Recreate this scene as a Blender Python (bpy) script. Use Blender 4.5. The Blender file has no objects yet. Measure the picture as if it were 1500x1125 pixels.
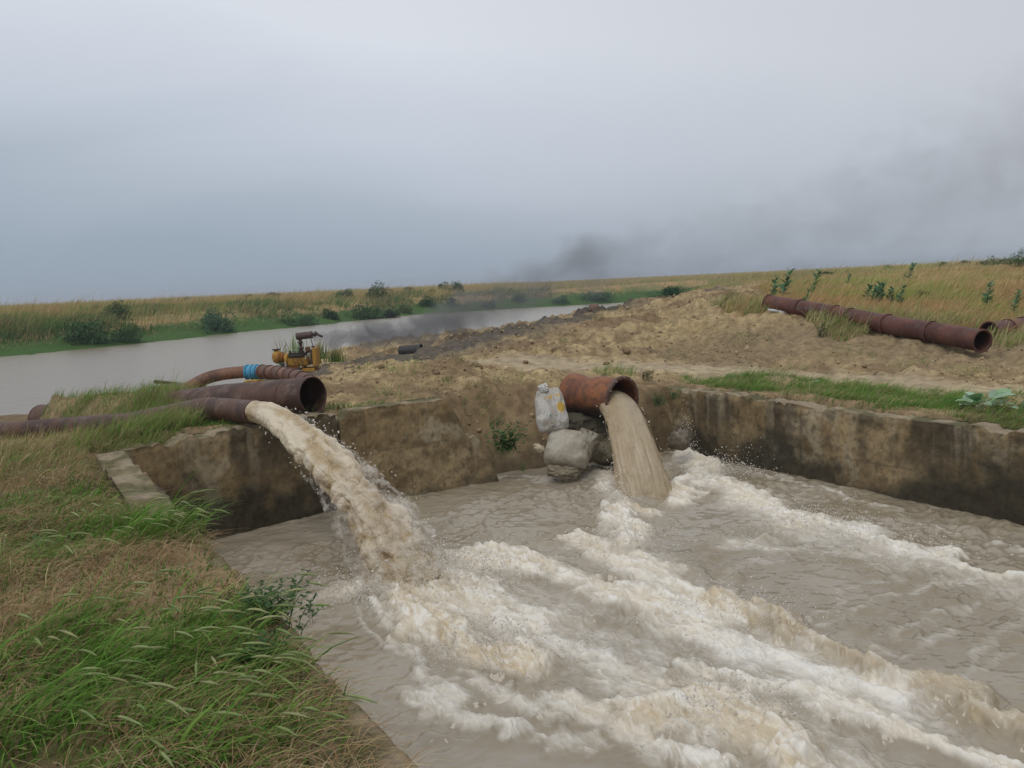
import bpy, bmesh, math, random
import numpy as np
from mathutils import Vector, Matrix, Euler
R = math.radians
random.seed(7)
rng = np.random.default_rng(11)
sc = bpy.context.scene
COL = sc.collection

# ------------------------------------------------------------------ camera
PITCH, ROLL, CH = R(7.05), R(2.6), 1.7
cam_d = bpy.data.cameras.new('camera'); cam_d.sensor_width = 36; cam_d.lens = 28.8
cam_d.clip_start = 0.05; cam_d.clip_end = 9000
cam = bpy.data.objects.new('camera', cam_d); COL.objects.link(cam)
cam.matrix_world = Matrix.Translation((0, 0, CH)) @ Euler((R(90) - PITCH, 0, 0)).to_matrix().to_4x4() @ Matrix.Rotation(-ROLL, 4, 'Z')
sc.camera = cam

# ------------------------------------------------------------------ world, sun, exposure
SUN_EL, SUN_AZ = R(58), R(205)
w = bpy.data.worlds.new('World'); sc.world = w; w.use_nodes = True
nt = w.node_tree; nt.nodes.clear()
def N(tree, kind, **kw):
    n = tree.nodes.new(kind)
    for k, v in kw.items(): setattr(n, k, v)
    return n
out = N(nt, 'ShaderNodeOutputWorld')
sky = N(nt, 'ShaderNodeTexSky', sky_type='NISHITA', sun_disc=False)
sky.sun_elevation = SUN_EL; sky.sun_rotation = SUN_AZ; sky.air_density = 1.5; sky.dust_density = 4
bg1 = N(nt, 'ShaderNodeBackground'); bg1.inputs[1].default_value = 0.08
nt.links.new(sky.outputs[0], bg1.inputs[0])
tc = N(nt, 'ShaderNodeTexCoord'); sep = N(nt, 'ShaderNodeSeparateXYZ')
nt.links.new(tc.outputs['Generated'], sep.inputs[0])
def mth(tree, op, a, b=None, clamp=False):
    n = N(tree, 'ShaderNodeMath', operation=op); n.use_clamp = clamp
    for i, v in enumerate((a, b)):
        if v is None: continue
        if isinstance(v, (int, float)): n.inputs[i].default_value = v
        else: tree.links.new(v, n.inputs[i])
    return n.outputs[0]
mp = N(nt, 'ShaderNodeMapping'); mp.inputs['Scale'].default_value = (1.0, 1.0, 3.2)
nt.links.new(tc.outputs['Generated'], mp.inputs[0])
cn = N(nt, 'ShaderNodeTexNoise'); cn.inputs['Scale'].default_value = 1.5; cn.inputs['Detail'].default_value = 4; cn.inputs['Roughness'].default_value = .5
cn.inputs['Distortion'].default_value = .5
nt.links.new(mp.outputs[0], cn.inputs['Vector'])
wob = mth(nt, 'MULTIPLY', mth(nt, 'SUBTRACT', cn.outputs[0], .5), .17)
el = mth(nt, 'ADD', mth(nt, 'ADD', sep.outputs[2], wob), mth(nt, 'MULTIPLY', mth(nt, 'ADD', sep.outputs[0], .35), .10))
ramp = N(nt, 'ShaderNodeValToRGB')
e = ramp.color_ramp.elements
e[0].position = 0.0; e[0].color = (.31, .38, .455, 1)
e[1].position = 1.0; e[1].color = (.62, .64, .68, 1)
for p, c in ((.06, (.33, .40, .485, 1)), (.13, (.42, .48, .565, 1)), (.21, (.55, .60, .69, 1)), (.32, (.70, .735, .80, 1)), (.50, (.70, .72, .77, 1))):
    x = e.new(p); x.color = c
nt.links.new(el, ramp.inputs[0])
# warm grey towards the right (east) side of the sky
warm = N(nt, 'ShaderNodeMix', data_type='RGBA'); warm.inputs[7].default_value = (.49, .51, .55, 1)
nt.links.new(mth(nt, 'MULTIPLY', mth(nt, 'SUBTRACT', sep.outputs[0], -.10), .9, True), warm.inputs[0])
nt.links.new(ramp.outputs[0], warm.inputs[6])
bg2 = N(nt, 'ShaderNodeBackground'); bg2.inputs[1].default_value = 1.0
nt.links.new(warm.outputs[2], bg2.inputs[0])
mx = N(nt, 'ShaderNodeMixShader'); mx.inputs[0].default_value = .93
nt.links.new(bg1.outputs[0], mx.inputs[1]); nt.links.new(bg2.outputs[0], mx.inputs[2])
nt.links.new(mx.outputs[0], out.inputs[0])
sun_d = bpy.data.lights.new('sun', 'SUN'); sun_d.energy = 0.9; sun_d.angle = R(30); sun_d.color = (1, .97, .92)
sun = bpy.data.objects.new('sun', sun_d); COL.objects.link(sun)
sd = Vector((math.sin(SUN_AZ) * math.cos(SUN_EL), math.cos(SUN_AZ) * math.cos(SUN_EL), math.sin(SUN_EL)))
sun.rotation_euler = sd.to_track_quat('Z', 'Y').to_euler()
sc.view_settings.view_transform = 'Standard'; sc.view_settings.look = 'None'
sc.view_settings.exposure = 0.07; sc.view_settings.gamma = 1
sc.render.engine = 'CYCLES'
sc.cycles.use_denoising = True
sc.cycles.max_bounces = 6; sc.cycles.transparent_max_bounces = 24; sc.cycles.volume_bounces = 0
sc.cycles.volume_step_rate = 1.0; sc.cycles.volume_max_steps = 128
sc.cycles.sample_clamp_indirect = 4

# ------------------------------------------------------------------ measuring helper (photo pixel -> point in the place)
def ray(px, py):
    u = (px - 750) / 1200; v = (562.5 - py) / 1200
    c, s = math.cos(ROLL), math.sin(ROLL)
    u2, v2 = u * c + v * s, -u * s + v * c
    cp, sp = math.cos(PITCH), math.sin(PITCH)
    return np.array([u2, cp + v2 * sp, -sp + v2 * cp])
def at(px, py, z):
    d = ray(px, py); t = (z - CH) / d[2]; return d * t + np.array([0, 0, CH])
def atd(px, py, dist):
    d = ray(px, py); return d * (dist / d[1]) + np.array([0, 0, CH])

# ------------------------------------------------------------------ numpy noise
def _h(ix, iy, iz, seed):
    h = (ix.astype(np.uint32) * np.uint32(374761393) + iy.astype(np.uint32) * np.uint32(668265263)
         + iz.astype(np.uint32) * np.uint32(2246822519) + np.uint32((seed * 3266489917) & 0xffffffff))
    h = (h ^ (h >> np.uint32(13))) * np.uint32(1274126177)
    h = (h ^ (h >> np.uint32(15))) * np.uint32(2654435761)
    return ((h ^ (h >> np.uint32(16))) & np.uint32(0xffffff)).astype(np.float32) / np.float32(0xffffff)
def vn(x, y, z=None, seed=0):
    x = np.asarray(x, np.float32); y = np.asarray(y, np.float32)
    fx, fy = np.floor(x), np.floor(y); tx, ty = x - fx, y - fy
    ix, iy = fx.astype(np.int64), fy.astype(np.int64)
    sx = tx * tx * tx * (tx * (tx * 6 - 15) + 10); sy = ty * ty * ty * (ty * (ty * 6 - 15) + 10)
    def plane(iz):
        a = _h(ix, iy, iz, seed); b = _h(ix + 1, iy, iz, seed)
        c = _h(ix, iy + 1, iz, seed); d = _h(ix + 1, iy + 1, iz, seed)
        return (a + (b - a) * sx) * (1 - sy) + (c + (d - c) * sx) * sy
    if z is None: return plane(np.zeros_like(ix))
    z = np.asarray(z, np.float32); fz = np.floor(z); tz = z - fz; iz = fz.astype(np.int64)
    sz = tz * tz * tz * (tz * (tz * 6 - 15) + 10)
    p = plane(iz); return p + (plane(iz + 1) - p) * sz
def fbm(x, y, z=None, o=4, seed=0, gain=.5, mode=0):
    """mode 0 plain, 1 ridged (sharp crests), 2 billow (round lumps, sharp valleys); result about 0..1"""
    s = 0; a = 1; tot = 0
    for i in range(o):
        n = vn(x, y, z, seed + i * 17)
        if mode == 1: n = 1 - np.abs(2 * n - 1)
        elif mode == 2: n = np.abs(2 * n - 1)
        s = s + a * n; tot += a; a *= gain
        x, y = (x * .8 - y * .6) * 2.03 + 13.7, (x * .6 + y * .8) * 2.03 - 7.1
        if z is not None: z = z * 2.03 + 3.3
    return s / tot
def sm(a, b, x):
    t = np.clip((x - a) / (b - a), 0, 1); return t * t * (3 - 2 * t)
def lerp(a, b, t): return a + (b - a) * t
def mixc(c1, c2, t):
    t = np.asarray(t)[..., None]; return np.asarray(c1) * (1 - t) + np.asarray(c2) * t

# ------------------------------------------------------------------ object helpers
def link(o, parent=None):
    COL.objects.link(o)
    if parent is not None: o.parent = parent
    return o
def tag(o, label=None, cat=None, group=None, kind=None):
    if label: o['label'] = label
    if cat: o['category'] = cat
    if group: o['group'] = group
    if kind: o['kind'] = kind
    return o
def thing(name, loc, label, cat, group=None):
    o = bpy.data.objects.new(name, None); o.location = loc; o.empty_display_size = .2
    link(o); return tag(o, label, cat, group)
def mesh_np(name, V, Fs, mat, parent=None, col=None, smooth=True, origin=None):
    """V (n,3) world coordinates; Fs list of int arrays (m,k); col (n,3) linear colour per vertex"""
    V = np.asarray(V, np.float32)
    if parent is not None: off = np.array(parent_world(parent), np.float32)
    elif origin is not None: off = np.array(origin, np.float32)
    else: off = np.zeros(3, np.float32)
    V = V - off
    me = bpy.data.meshes.new(name)
    if not isinstance(Fs, (list, tuple)): Fs = [Fs]
    Fs = [np.asarray(f, np.int32) for f in Fs if len(f)]
    me.vertices.add(len(V)); me.vertices.foreach_set('co', V.ravel())
    loops = np.concatenate([f.ravel() for f in Fs]); cnt = np.concatenate([np.full(len(f), f.shape[1], np.int32) for f in Fs])
    st = np.concatenate([[0], np.cumsum(cnt)[:-1]]).astype(np.int32)
    me.loops.add(len(loops)); me.loops.foreach_set('vertex_index', loops)
    me.polygons.add(len(cnt)); me.polygons.foreach_set('loop_start', st)
    me.polygons.foreach_set('use_smooth', np.full(len(cnt), smooth))
    if col is not None:
        a = me.color_attributes.new('tint', 'FLOAT_COLOR', 'POINT')
        c = np.ones((len(V), 4), np.float32)
        col = np.asarray(col, np.float32)
        c[:, :col.shape[-1]] = col
        a.data.foreach_set('color', c.ravel())
    me.update(); me.validate()
    me.materials.append(mat)
    o = bpy.data.objects.new(name, me)
    if parent is None and origin is not None: o.location = origin
    return link(o, parent)
_pw = {}
def parent_world(p):
    v = Vector(p.location)
    while p.parent is not None:
        p = p.parent; v = v + Vector(p.location)
    return v
def grid_faces(nu, nv, wrap_v=False):
    i = np.arange(nu - 1)[:, None]; j = np.arange(nv if wrap_v else nv - 1)[None, :]
    j2 = (j + 1) % nv
    return np.stack(np.broadcast_arrays(i * nv + j, i * nv + j2, (i + 1) * nv + j2, (i + 1) * nv + j), -1).reshape(-1, 4)

# ------------------------------------------------------------------ materials
def mat_tint(name, rough=.8, bump=.0, bscale=60, var=.25, vscale=25, spec=.3, translucent=0, metallic=0, detail=5):
    """principled, base colour = the mesh's own 'tint' colours varied by fine noise, with a noise bump"""
    m = bpy.data.materials.new(name); m.use_nodes = True; t = m.node_tree; b = t.nodes['Principled BSDF']
    a = N(t, 'ShaderNodeAttribute', attribute_name='tint')
    tcn = N(t, 'ShaderNodeTexCoord'); no = N(t, 'ShaderNodeTexNoise'); no.inputs['Scale'].default_value = vscale; no.inputs['Detail'].default_value = detail
    t.links.new(tcn.outputs['Object'], no.inputs['Vector'])
    mr = N(t, 'ShaderNodeMapRange'); mr.inputs[1].default_value = .3; mr.inputs[2].default_value = .7
    mr.inputs[3].default_value = 1 - var; mr.inputs[4].default_value = 1 + var
    t.links.new(no.outputs[0], mr.inputs[0])
    vm = N(t, 'ShaderNodeVectorMath', operation='SCALE'); t.links.new(a.outputs['Color'], vm.inputs[0]); t.links.new(mr.outputs[0], vm.inputs['Scale'])
    t.links.new(vm.outputs[0], b.inputs['Base Color'])
    b.inputs['Roughness'].default_value = rough; b.inputs['Specular IOR Level'].default_value = spec; b.inputs['Metallic'].default_value = metallic
    if bump:
        n2 = N(t, 'ShaderNodeTexNoise'); n2.inputs['Scale'].default_value = bscale; n2.inputs['Detail'].default_value = 6; n2.inputs['Roughness'].default_value = .65
        t.links.new(tcn.outputs['Object'], n2.inputs['Vector'])
        bp = N(t, 'ShaderNodeBump'); bp.inputs['Strength'].default_value = 1; bp.inputs['Distance'].default_value = bump
        t.links.new(n2.outputs[0], bp.inputs['Height']); t.links.new(bp.outputs[0], b.inputs['Normal'])
    if translucent:
        tr = N(t, 'ShaderNodeBsdfTranslucent'); t.links.new(vm.outputs[0], tr.inputs[0])
        ms = N(t, 'ShaderNodeMixShader'); ms.inputs[0].default_value = translucent
        t.links.new(b.outputs[0], ms.inputs[1]); t.links.new(tr.outputs[0], ms.inputs[2])
        t.links.new(ms.outputs[0], t.nodes['Material Output'].inputs[0])
    return m
M = {}
M['ground'] = mat_tint('soil', .95, .02, 14, .30, 6, .1, detail=9)
M['concrete'] = mat_tint('stained_concrete', .85, .012, 35, .22, 14, .2, detail=8)
M['rust'] = mat_tint('rusty_steel', .62, .003, 60, .3, 30, .35)
M['grass'] = mat_tint('grass_blades', .7, 0, 1, .15, 5, .25, translucent=.3)
M['leaf'] = mat_tint('leaves', .6, 0, 1, .15, 6, .3, translucent=.22)
M['straw'] = mat_tint('dry_straw', .85, 0, 1, .2, 5, .1, translucent=.15)
M['stem'] = mat_tint('stems', .85, 0, 1, .2, 20, .1)
M['sack'] = mat_tint('woven_sack', .75, .004, 150, .12, 40, .2)
M['stone'] = mat_tint('stone', .9, .01, 40, .25, 20, .15)
M['paint'] = mat_tint('machine_paint', .6, .002, 50, .3, 25, .35)
M['plastic'] = mat_tint('plastic_sheet', .4, .002, 60, .1, 30, .4)

# ------------------------------------------------------------------ the lie of the land
A0, A1, A2 = np.array([-4.45, 9.25]), np.array([-2.42, 11.12]), np.array([-.35, 12.22])
WN = np.array([4.0, -4.2]) ; W0 = np.array([-4.43, 9.2])
R0, R1 = np.array([2.86, 13.75]), np.array([5.75, 9.05]); RN = np.array([13.1, -2.9])
wd = (W0 - np.array([-.38, 2.73])); wd /= np.linalg.norm(wd)
def seg_dist(X, Y, a, b):
    ax, ay = a; dx, dy = b[0] - a[0], b[1] - a[1]; L = dx * dx + dy * dy + 1e-9
    t = np.clip(((X - ax) * dx + (Y - ay) * dy) / L, 0, 1)
    return np.hypot(X - ax - t * dx, Y - ay - t * dy), t
def poly_sd(X, Y, P):
    """signed distance, negative inside"""
    d = np.full(X.shape, 1e9, np.float32); ins = np.zeros(X.shape, bool); n = len(P)
    for i in range(n):
        a, b = P[i], P[(i + 1) % n]
        d = np.minimum(d, seg_dist(X, Y, a, b)[0])
        c = (a[1] > Y) != (b[1] > Y)
        xi = (b[0] - a[0]) * (Y - a[1]) / (b[1] - a[1] + 1e-12) + a[0]
        ins ^= c & (X < xi)
    return np.where(ins, -d, d)
wl = lambda k: np.array([-.38, 2.73]) + wd * k       # along the wing wall
wnear = wl(-9.0)
off = .16
nw = np.array([-.847, -.531])   # outward of wing wall
BASIN = [wnear + nw * .03, wl(3.5) + nw * .05, wl(4.4) + nw * off, W0 + nw * off + np.array([-.02, .2]), A1 + np.array([-.12, .13]), A2 + np.array([-.1, .16]), np.array([.5, 12.72]), np.array([1.4, 13.2]), R0 + np.array([.1, .12]),
         R1 + np.array([.13, .08]), RN + np.array([.13, .08]), np.array([13, -12.])]
RIVER = [np.array(p, float) for p in [(-120, 15), (-60, 19), (-30, 21), (-19, 22.5), (-14.5, 23.4), (-11.5, 23.2), (-9.6, 21.5), (-8.9, 22.5), (-9.3, 26), (-9.2, 31),
         (-8.2, 37), (-5, 41), (-1, 41), (3.5, 47), (9, 58), (14, 74), (20, 92), (32, 101), (60, 108), (140, 112), (140, 122), (60, 120), (32, 114), (19, 111), (3, 105.5), (-12, 99), (-19, 84), (-24.2, 73.4),
         (-29, 63), (-33.5, 54), (-42, 44), (-60, 36), (-120, 32)]]
# control points (x, y, z): measured where the ground shows in the photo
CP = [(-.5, 1, 0), (-3, 1, .02), (-6, 3, .05), (-2, 4.5, .0), (-5, 6, .04), (-8, 8, .05), (-4.6, 8.5, 0), (-12, 8, .0), (-7, 10, 0), (-4.6, 10.2, .03), (-3.6, 11.2, -.02), (-10, 12, -.48), (-7.5, 12, -.42),
      (-4.2, 12.6, -.12), (-12, 17, -1.05), (-8.6, 15.5, -.62), (-8.2, 17.3, -.42), (-6, 16, -.5), (-15, 20, -1.2), (-10.5, 19.5, -1.0), (-7, 20, -.9), (-30, 16, -.9), (-20, 10, -.1),
      (-2.5, 11.6, .0), (-1.2, 12.2, .0), (-2.5, 13, .06), (-1, 13.2, .0), (-2.9, 16.2, .16), (-1.8, 15.6, .2), (0, 15.2, .05), (.3, 13.7, -.08), (-5.0, 19, -.45), (-4, 21.5, -.35), (-6.5, 25.2, -.75), (-3.4, 24.4, -.25), (-7.5, 29, -1.0),
      (-1, 24, .0), (-1.5, 30, -.25), (1.2, 19, .02), (1, 26, .2), (1.5, 35, -.1), (3.2, 33, .35), (2.2, 29, .25), (6.4, 40, .12), (10, 52, -.25), (4.5, 30, .55), (6.3, 27, .85), (7, 31, 1.0), (4.2, 20, .1), (3.3, 15.6, -.12), (1.7, 14.3, -.08),
      (2.9, 14.3, -.22), (4.6, 12.2, -.22), (5.8, 10, -.24), (7.8, 6.3, -.24), (5.7, 13.9, -.2), (7.2, 11.2, -.2), (9, 8.5, -.2), (4.2, 17.2, -.05), (6, 16, -.1), (7.6, 14.7, -.15), (9.5, 13.5, -.2), (12, 9, -.15),
      (12.5, 14.5, -.1), (16, 12, 0),
      (7, 23, .75), (9, 22, .6), (11, 20, .35), (13.5, 19.5, .35), (18, 18, .5), (10, 28, .75), (15, 27, .7), (12, 40, .95), (22, 38, 1.0), (18, 60, 1.0), (35, 55, 1.25), (30, 90, 1.05), (60, 90, 1.35), (60, 45, 1.4), (30, 25, .9),
      (25, 140, .8), (90, 150, 1.1), (0, 130, .45), (-14, 112, .25), (-24, 96, .2), (-32, 80, .2), (-40, 66, .2), (-50, 55, .2), (-70, 46, .3), (-40, 95, .55), (-60, 75, .55), (-90, 55, .5), (-30, 150, .65), (-80, 140, .7), (20, 250, .9), (-150, 200, .8), (150, 250, 1.1),
      (0, 800, 1.0), (-600, 800, 1.0), (600, 800, 1.1), (5, -5, 0), (-8, -5, 0), (15, -5, 0), (25, 5, 0)]
mouthL = np.array([-3.27, 10.30, .21]); dL = np.array([.70, -.71, .0]); dL /= np.linalg.norm(dL)
PIPE_L = [atd(-110, 642, 15.3), atd(0, 632, 14.5), atd(100, 624, 13.7), atd(190, 619, 12.7), np.array([-4.25, 11.30, .165]), mouthL]
PIPE_BIG = [atd(62, 614, 15.0), atd(200, 602, 13.9), atd(330, 588, 12.3), atd(459, 579, 11.35)]
PIPE_OLD = [atd(1126, 444, 21.0), atd(1210, 458, 19.4), atd(1245, 465, 18.7), atd(1320, 479, 17.3), atd(1380, 489, 16.3), atd(1441, 500, 15.3)]
PIPE_OLD2 = [atd(1449, 484, 17.0), atd(1476, 480, 17.9), atd(1500, 476, 18.6), atd(1560, 466, 20.2)]
for f_ in (.22, .45, .68, .85, 1.0, 1.2, 1.5):
    i_ = min(int(f_), 1); q = PIPE_BIG[i_] + (PIPE_BIG[i_ + 1] - PIPE_BIG[i_]) * (f_ - i_); CP.append((q[0] - .05, q[1] - .10, q[2] + (.25 if f_ < 1.3 else .10)))
for pts, r_ in ((PIPE_L[:4], .15), (PIPE_BIG[:1], .24), (PIPE_OLD, .19), (PIPE_OLD2, .16)):
    for a, b in zip(pts, pts[1:]):
        for f in (0, .5): q = a + (b - a) * f; CP.append((q[0], q[1], q[2] - r_))
    CP.append((pts[-1][0], pts[-1][1], pts[-1][2] - r_))
CP = np.array(CP, float)
def lp(x, y):
    r = np.hypot(x, y) + 1e-6
    return np.arctan2(x, y) * 1.15, np.log(r + .5)
cu, cv = lp(CP[:, 0], CP[:, 1])
_D = np.hypot(cu[:, None] - cu[None], cv[:, None] - cv[None])
_n = len(CP); _A = np.zeros((_n + 1, _n + 1)); _A[:_n, :_n] = -_D - np.eye(_n) * .01; _A[_n, :_n] = 1; _A[:_n, _n] = 1
_w = np.linalg.solve(_A, np.append(CP[:, 2], 0))
def land_base(X, Y):
    u, v = lp(X, Y); z = np.full(X.shape, _w[_n])
    for i in range(_n): z = z - _w[i] * np.hypot(u - cu[i], v - cv[i])
    return np.clip(z, -1.4, 1.45)
def stroke(X, Y, pts, w0, w1=None):
    """1 on the line, falling to 0 at distance w; width varies from w0 to w1"""
    w1 = w0 if w1 is None else w1; f = np.zeros(X.shape, np.float32); n = len(pts) - 1
    for i in range(n):
        d, t = seg_dist(X, Y, pts[i], pts[i + 1]); wv = w0 + (w1 - w0) * (i + t) / n
        f = np.maximum(f, np.clip(1 - d / wv, 0, 1))
    return f
TRACK = [(-3, 17.8), (0, 17.2), (2.5, 16.2), (4.4, 15.3), (5.8, 14.0), (7.3, 12.0), (9.5, 9.2), (13, 4)]
MUD = [(-8.5, 28), (-6.5, 25.5), (-4.5, 23), (-2.5, 22), (-1.2, 24.5), (0, 27), (3.5, 33), (6, 38), (9, 48), (13, 60)]
SCARP = [(5.0, 18.2), (6.4, 18.0), (7.6, 17.0), (9.2, 15.6), (11, 14.6)]
def land(X, Y, detail=True):
    z = land_base(X, Y); r = np.hypot(X, Y)
    bd = poly_sd(X, Y, BASIN); rd = poly_sd(X, Y, RIVER)
    dirt = dirt_mask(X, Y)
    if detail:
        n = fbm(X * .9, Y * .9, o=3, seed=3) - .5
        z = z + n * .16 * sm(.2, 1.5, bd) * (.4 + dirt)
        # clods and washed heaps
        cl = fbm(X * 2.6, Y * 2.6, o=5, seed=5, mode=2, gain=.55)
        tr = np.clip(stroke(X, Y, TRACK, .9) * 1.8, 0, 1)
        z = z + ((cl - .45) * .12 + (fbm(X * 1.7, Y * 1.7, o=5, seed=15, gain=.55) - .5) * .30) * dirt * (1 - .85 * tr) * sm(.05, .9, bd) * np.clip(r / 14, .4, 2.2)
        mu = np.clip(stroke(X, Y, MUD, 2.2, 4) * 1.4, 0, 1)
        z = z + (fbm(X * .55, Y * .55, o=4, seed=9, mode=2) - .3) * .5 * mu * sm(24, 30, Y) * dirt
        z = z + (fbm(X * 5, Y * 5, o=3, seed=6) - .5) * .05 * (1 - dirt) * sm(60, 20, r)
        rr = fbm(X * 7, Y * 7, o=3, seed=61, mode=2)
        z = z + (rr - .4) * .05 * dirt * sm(45, 12, r) * (1 - .7 * tr)
        gul = fbm((X * .6 + Y * .8) * .5, (X * .8 - Y * .6) * 2.6, o=4, seed=67, mode=2); z = z - (gul - .3) * .16 * dirt * np.clip(stroke(X, Y, SCARP, 2.6) * 1.6, 0, 1)
        rut = np.abs(stroke(X, Y, TRACK, .9) - .5); z = z - sm(.12, .0, rut) * .03
    # river bed
    bank = np.where(r > 52, 7.0, 2.2)
    edge = rd + (fbm(X * .35, Y * .35, o=3, seed=21) - .5) * 3.0 + (fbm(X * 1.6, Y * 1.6, o=2, seed=22) - .5) * .7
    z = lerp(-2.3, z, sm(-1.2, 1.0, edge / bank * 1.6)) if False else np.where(edge < bank, lerp(-1.9, z, sm(-.9, 1, edge / bank)), z)
    # earth slope in the gap behind the sacks
    gap = sm(-1.25, -.7, X) * sm(3.1, 2.6, X) * sm(9, 11, Y)
    slope = -1.75 + np.clip(bd, 0, 9) * (1.55 + 2.6 * sm(1.7, 2.4, X) + .5 * (fbm(X * 1.8, Y * 1.8, o=2, seed=31) - .5)) + (fbm(X * 3, Y * 3, o=4, seed=32, mode=2) - .4) * .22
    z = np.where(gap > .01, lerp(z, np.minimum(z, slope), gap), z)
    cov = .05 + .36 * sm(.35, .62, fbm(X * 2.2, Y * 2.2, o=4, seed=35))
    cov0 = cov; cov = np.where(Y > 6.9, .36 + .2 * (cov - .2), cov)
    cov = np.where((X > 1.5) | (Y > 9.0), .10 + .9 * (cov0 - .05), cov - .36 * sm(6.4, 5.2, Y))
    z = np.where((bd < .6) & (gap < .5), lerp(np.minimum(z, np.where(X > 2.2, -.25, 0) - .14), z + .02, sm(cov - .09, cov + .07, bd)), z)
    z = np.where(bd < 0, -2.6, z)
    return z
def dirt_mask(X, Y):
    """1 on bare earth, 0 on grassed ground"""
    P = [(-3.4, 11.4), (-4.6, 13.5), (-6.5, 16.5), (-8.6, 19), (-9, 24), (-8.4, 30), (-5, 41), (0, 42), (5, 48), (12, 62), (16, 62), (14, 45), (10, 33), (7.8, 24.5), (5.6, 21.5), (6.2, 20.6), (8.3, 19.2), (10.5, 17.1), (14, 14.7), (25, 9), (19, 3), (9.0, 6.9), (7.2, 9.8), (5.6, 12.6), (4.2, 14.4), (3.2, 14.4), (2.4, 13.9), (1, 12), (-1, 11)]
    d = poly_sd(X, Y, [np.array(p, float) for p in P]) + (fbm(X * 1.3, Y * 1.3, o=3, seed=41) - .5) * 1.1
    return sm(.35, -.35, d)
def land_z(x, y):
    return float(land(np.array([x], float), np.array([y], float))[0])

# ------------------------------------------------------------------ ground sheet
def build_ground():
    az = np.concatenate([np.radians(np.linspace(-180, -44, 70)[:-1]), np.radians(np.linspace(-44, 48, 760)), np.radians(np.linspace(48, 180, 70)[1:])])
    rr = np.concatenate([np.exp(np.linspace(math.log(.5), math.log(120), 860)), np.exp(np.linspace(math.log(124), math.log(4000), 90))])
    A, Q = np.meshgrid(az, rr); X, Y = Q * np.sin(A), Q * np.cos(A)
    Z = np.empty(X.shape); C = np.empty(X.shape + (3,))
    for k in range(0, X.shape[0], 120):
        s = slice(k, k + 120); Z[s] = land(X[s], Y[s]); C[s] = soil_colour(X[s], Y[s], Z[s])
    V = np.stack([X, Y, Z], -1).reshape(-1, 3)
    i = len(V); F = grid_faces(*X.shape)[:, ::-1]
    V = np.vstack([V, [[0, 0, 0]]]); C = np.vstack([C.reshape(-1, 3), C[0, :1]])
    nv = X.shape[1]; j = np.arange(nv - 1)
    T = np.stack([np.full(nv - 1, i), j + 1, j], -1)
    o = mesh_np('ground', V, [F, T], M['ground'], col=C); tag(o, kind='structure')
def soil_colour(X, Y, Z):
    r = np.hypot(X, Y)
    d = dirt_mask(X, Y); n1 = fbm(X * .8, Y * .8, o=4, seed=51); n2 = fbm(X * 4, Y * 4, o=4, seed=52); n3 = fbm(X * .25, Y * .25, o=3, seed=53)
    sand = mixc((.40, .305, .165), (.30, .222, .118), sm(.38, .62, n2))
    n5 = fbm(X * 13, Y * 13, o=4, seed=57, gain=.65); sand = mixc(sand, (.20, .14, .08), sm(.58, .72, n5) * .6)
    dark = np.array((.19, .13, .075)); sand = mixc(sand, dark, sm(.48, .66, n1) * .8)
    tr = np.clip(stroke(X, Y, TRACK, 1.1) * 1.6, 0, 1); sand = mixc(sand, (.43, .35, .235), tr * .75)
    sc_ = np.clip(stroke(X, Y, SCARP, 2.6) * 1.5, 0, 1); sand = mixc(sand, (.245, .185, .11), sc_ * .8)
    mud = np.clip(stroke(X, Y, MUD, 2.2, 4) * 1.7, 0, 1) * sm(.3, .45, n1 + .1); sand = mixc(sand, (.105, .092, .078), mud * .9)
    gl = mixc((.13, .10, .05), (.10, .115, .035), sm(.4, .6, n2)); gl = mixc(gl, (.30, .215, .125), sm(.44, .60, n1) * .9)
    far = mixc((.38, .25, .12), (.20, .19, .07), sm(.46, .64, n1)); gl = mixc(gl, far, sm(16, 24, r))
    c = mixc(gl, sand, d)
    wet = sm(-.75, -1.25, Z); c = mixc(c, (.10, .08, .055), wet * .8 * (r < 60))
    rd = poly_sd(X, Y, RIVER)
    c = mixc(c, (.055, .11, .025), sm(3.2, 1.2, rd + (n2 - .5) * 3) * (r > 45))
    bd = poly_sd(X, Y, BASIN)
    c = mixc(c, (.13, .095, .055), sm(.55, .15, bd) * (Z < -.25))
    return c

# ------------------------------------------------------------------ river and basin water
def mat_river():
    m = bpy.data.materials.new('river_surface'); m.use_nodes = True; t = m.node_tree; b = t.nodes['Principled BSDF']
    b.inputs['Base Color'].default_value = (.27, .225, .165, 1); b.inputs['Roughness'].default_value = .22; b.inputs['Specular IOR Level'].default_value = .5
    tcn = N(t, 'ShaderNodeTexCoord'); mpn = N(t, 'ShaderNodeMapping'); mpn.inputs['Scale'].default_value = (.7, 1.6, 1); mpn.inputs['Rotation'].default_value = (0, 0, R(-25))
    t.links.new(tcn.outputs['Object'], mpn.inputs[0])
    no = N(t, 'ShaderNodeTexNoise'); no.inputs['Scale'].default_value = 2.2; no.inputs['Detail'].default_value = 6; no.inputs['Roughness'].default_value = .6
    t.links.new(mpn.outputs[0], no.inputs['Vector'])
    bp = N(t, 'ShaderNodeBump'); bp.inputs['Distance'].default_value = .09; bp.inputs['Strength'].default_value = .8
    t.links.new(no.outputs[0], bp.inputs['Height']); t.links.new(bp.outputs[0], b.inputs['Normal'])
    return m
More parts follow.
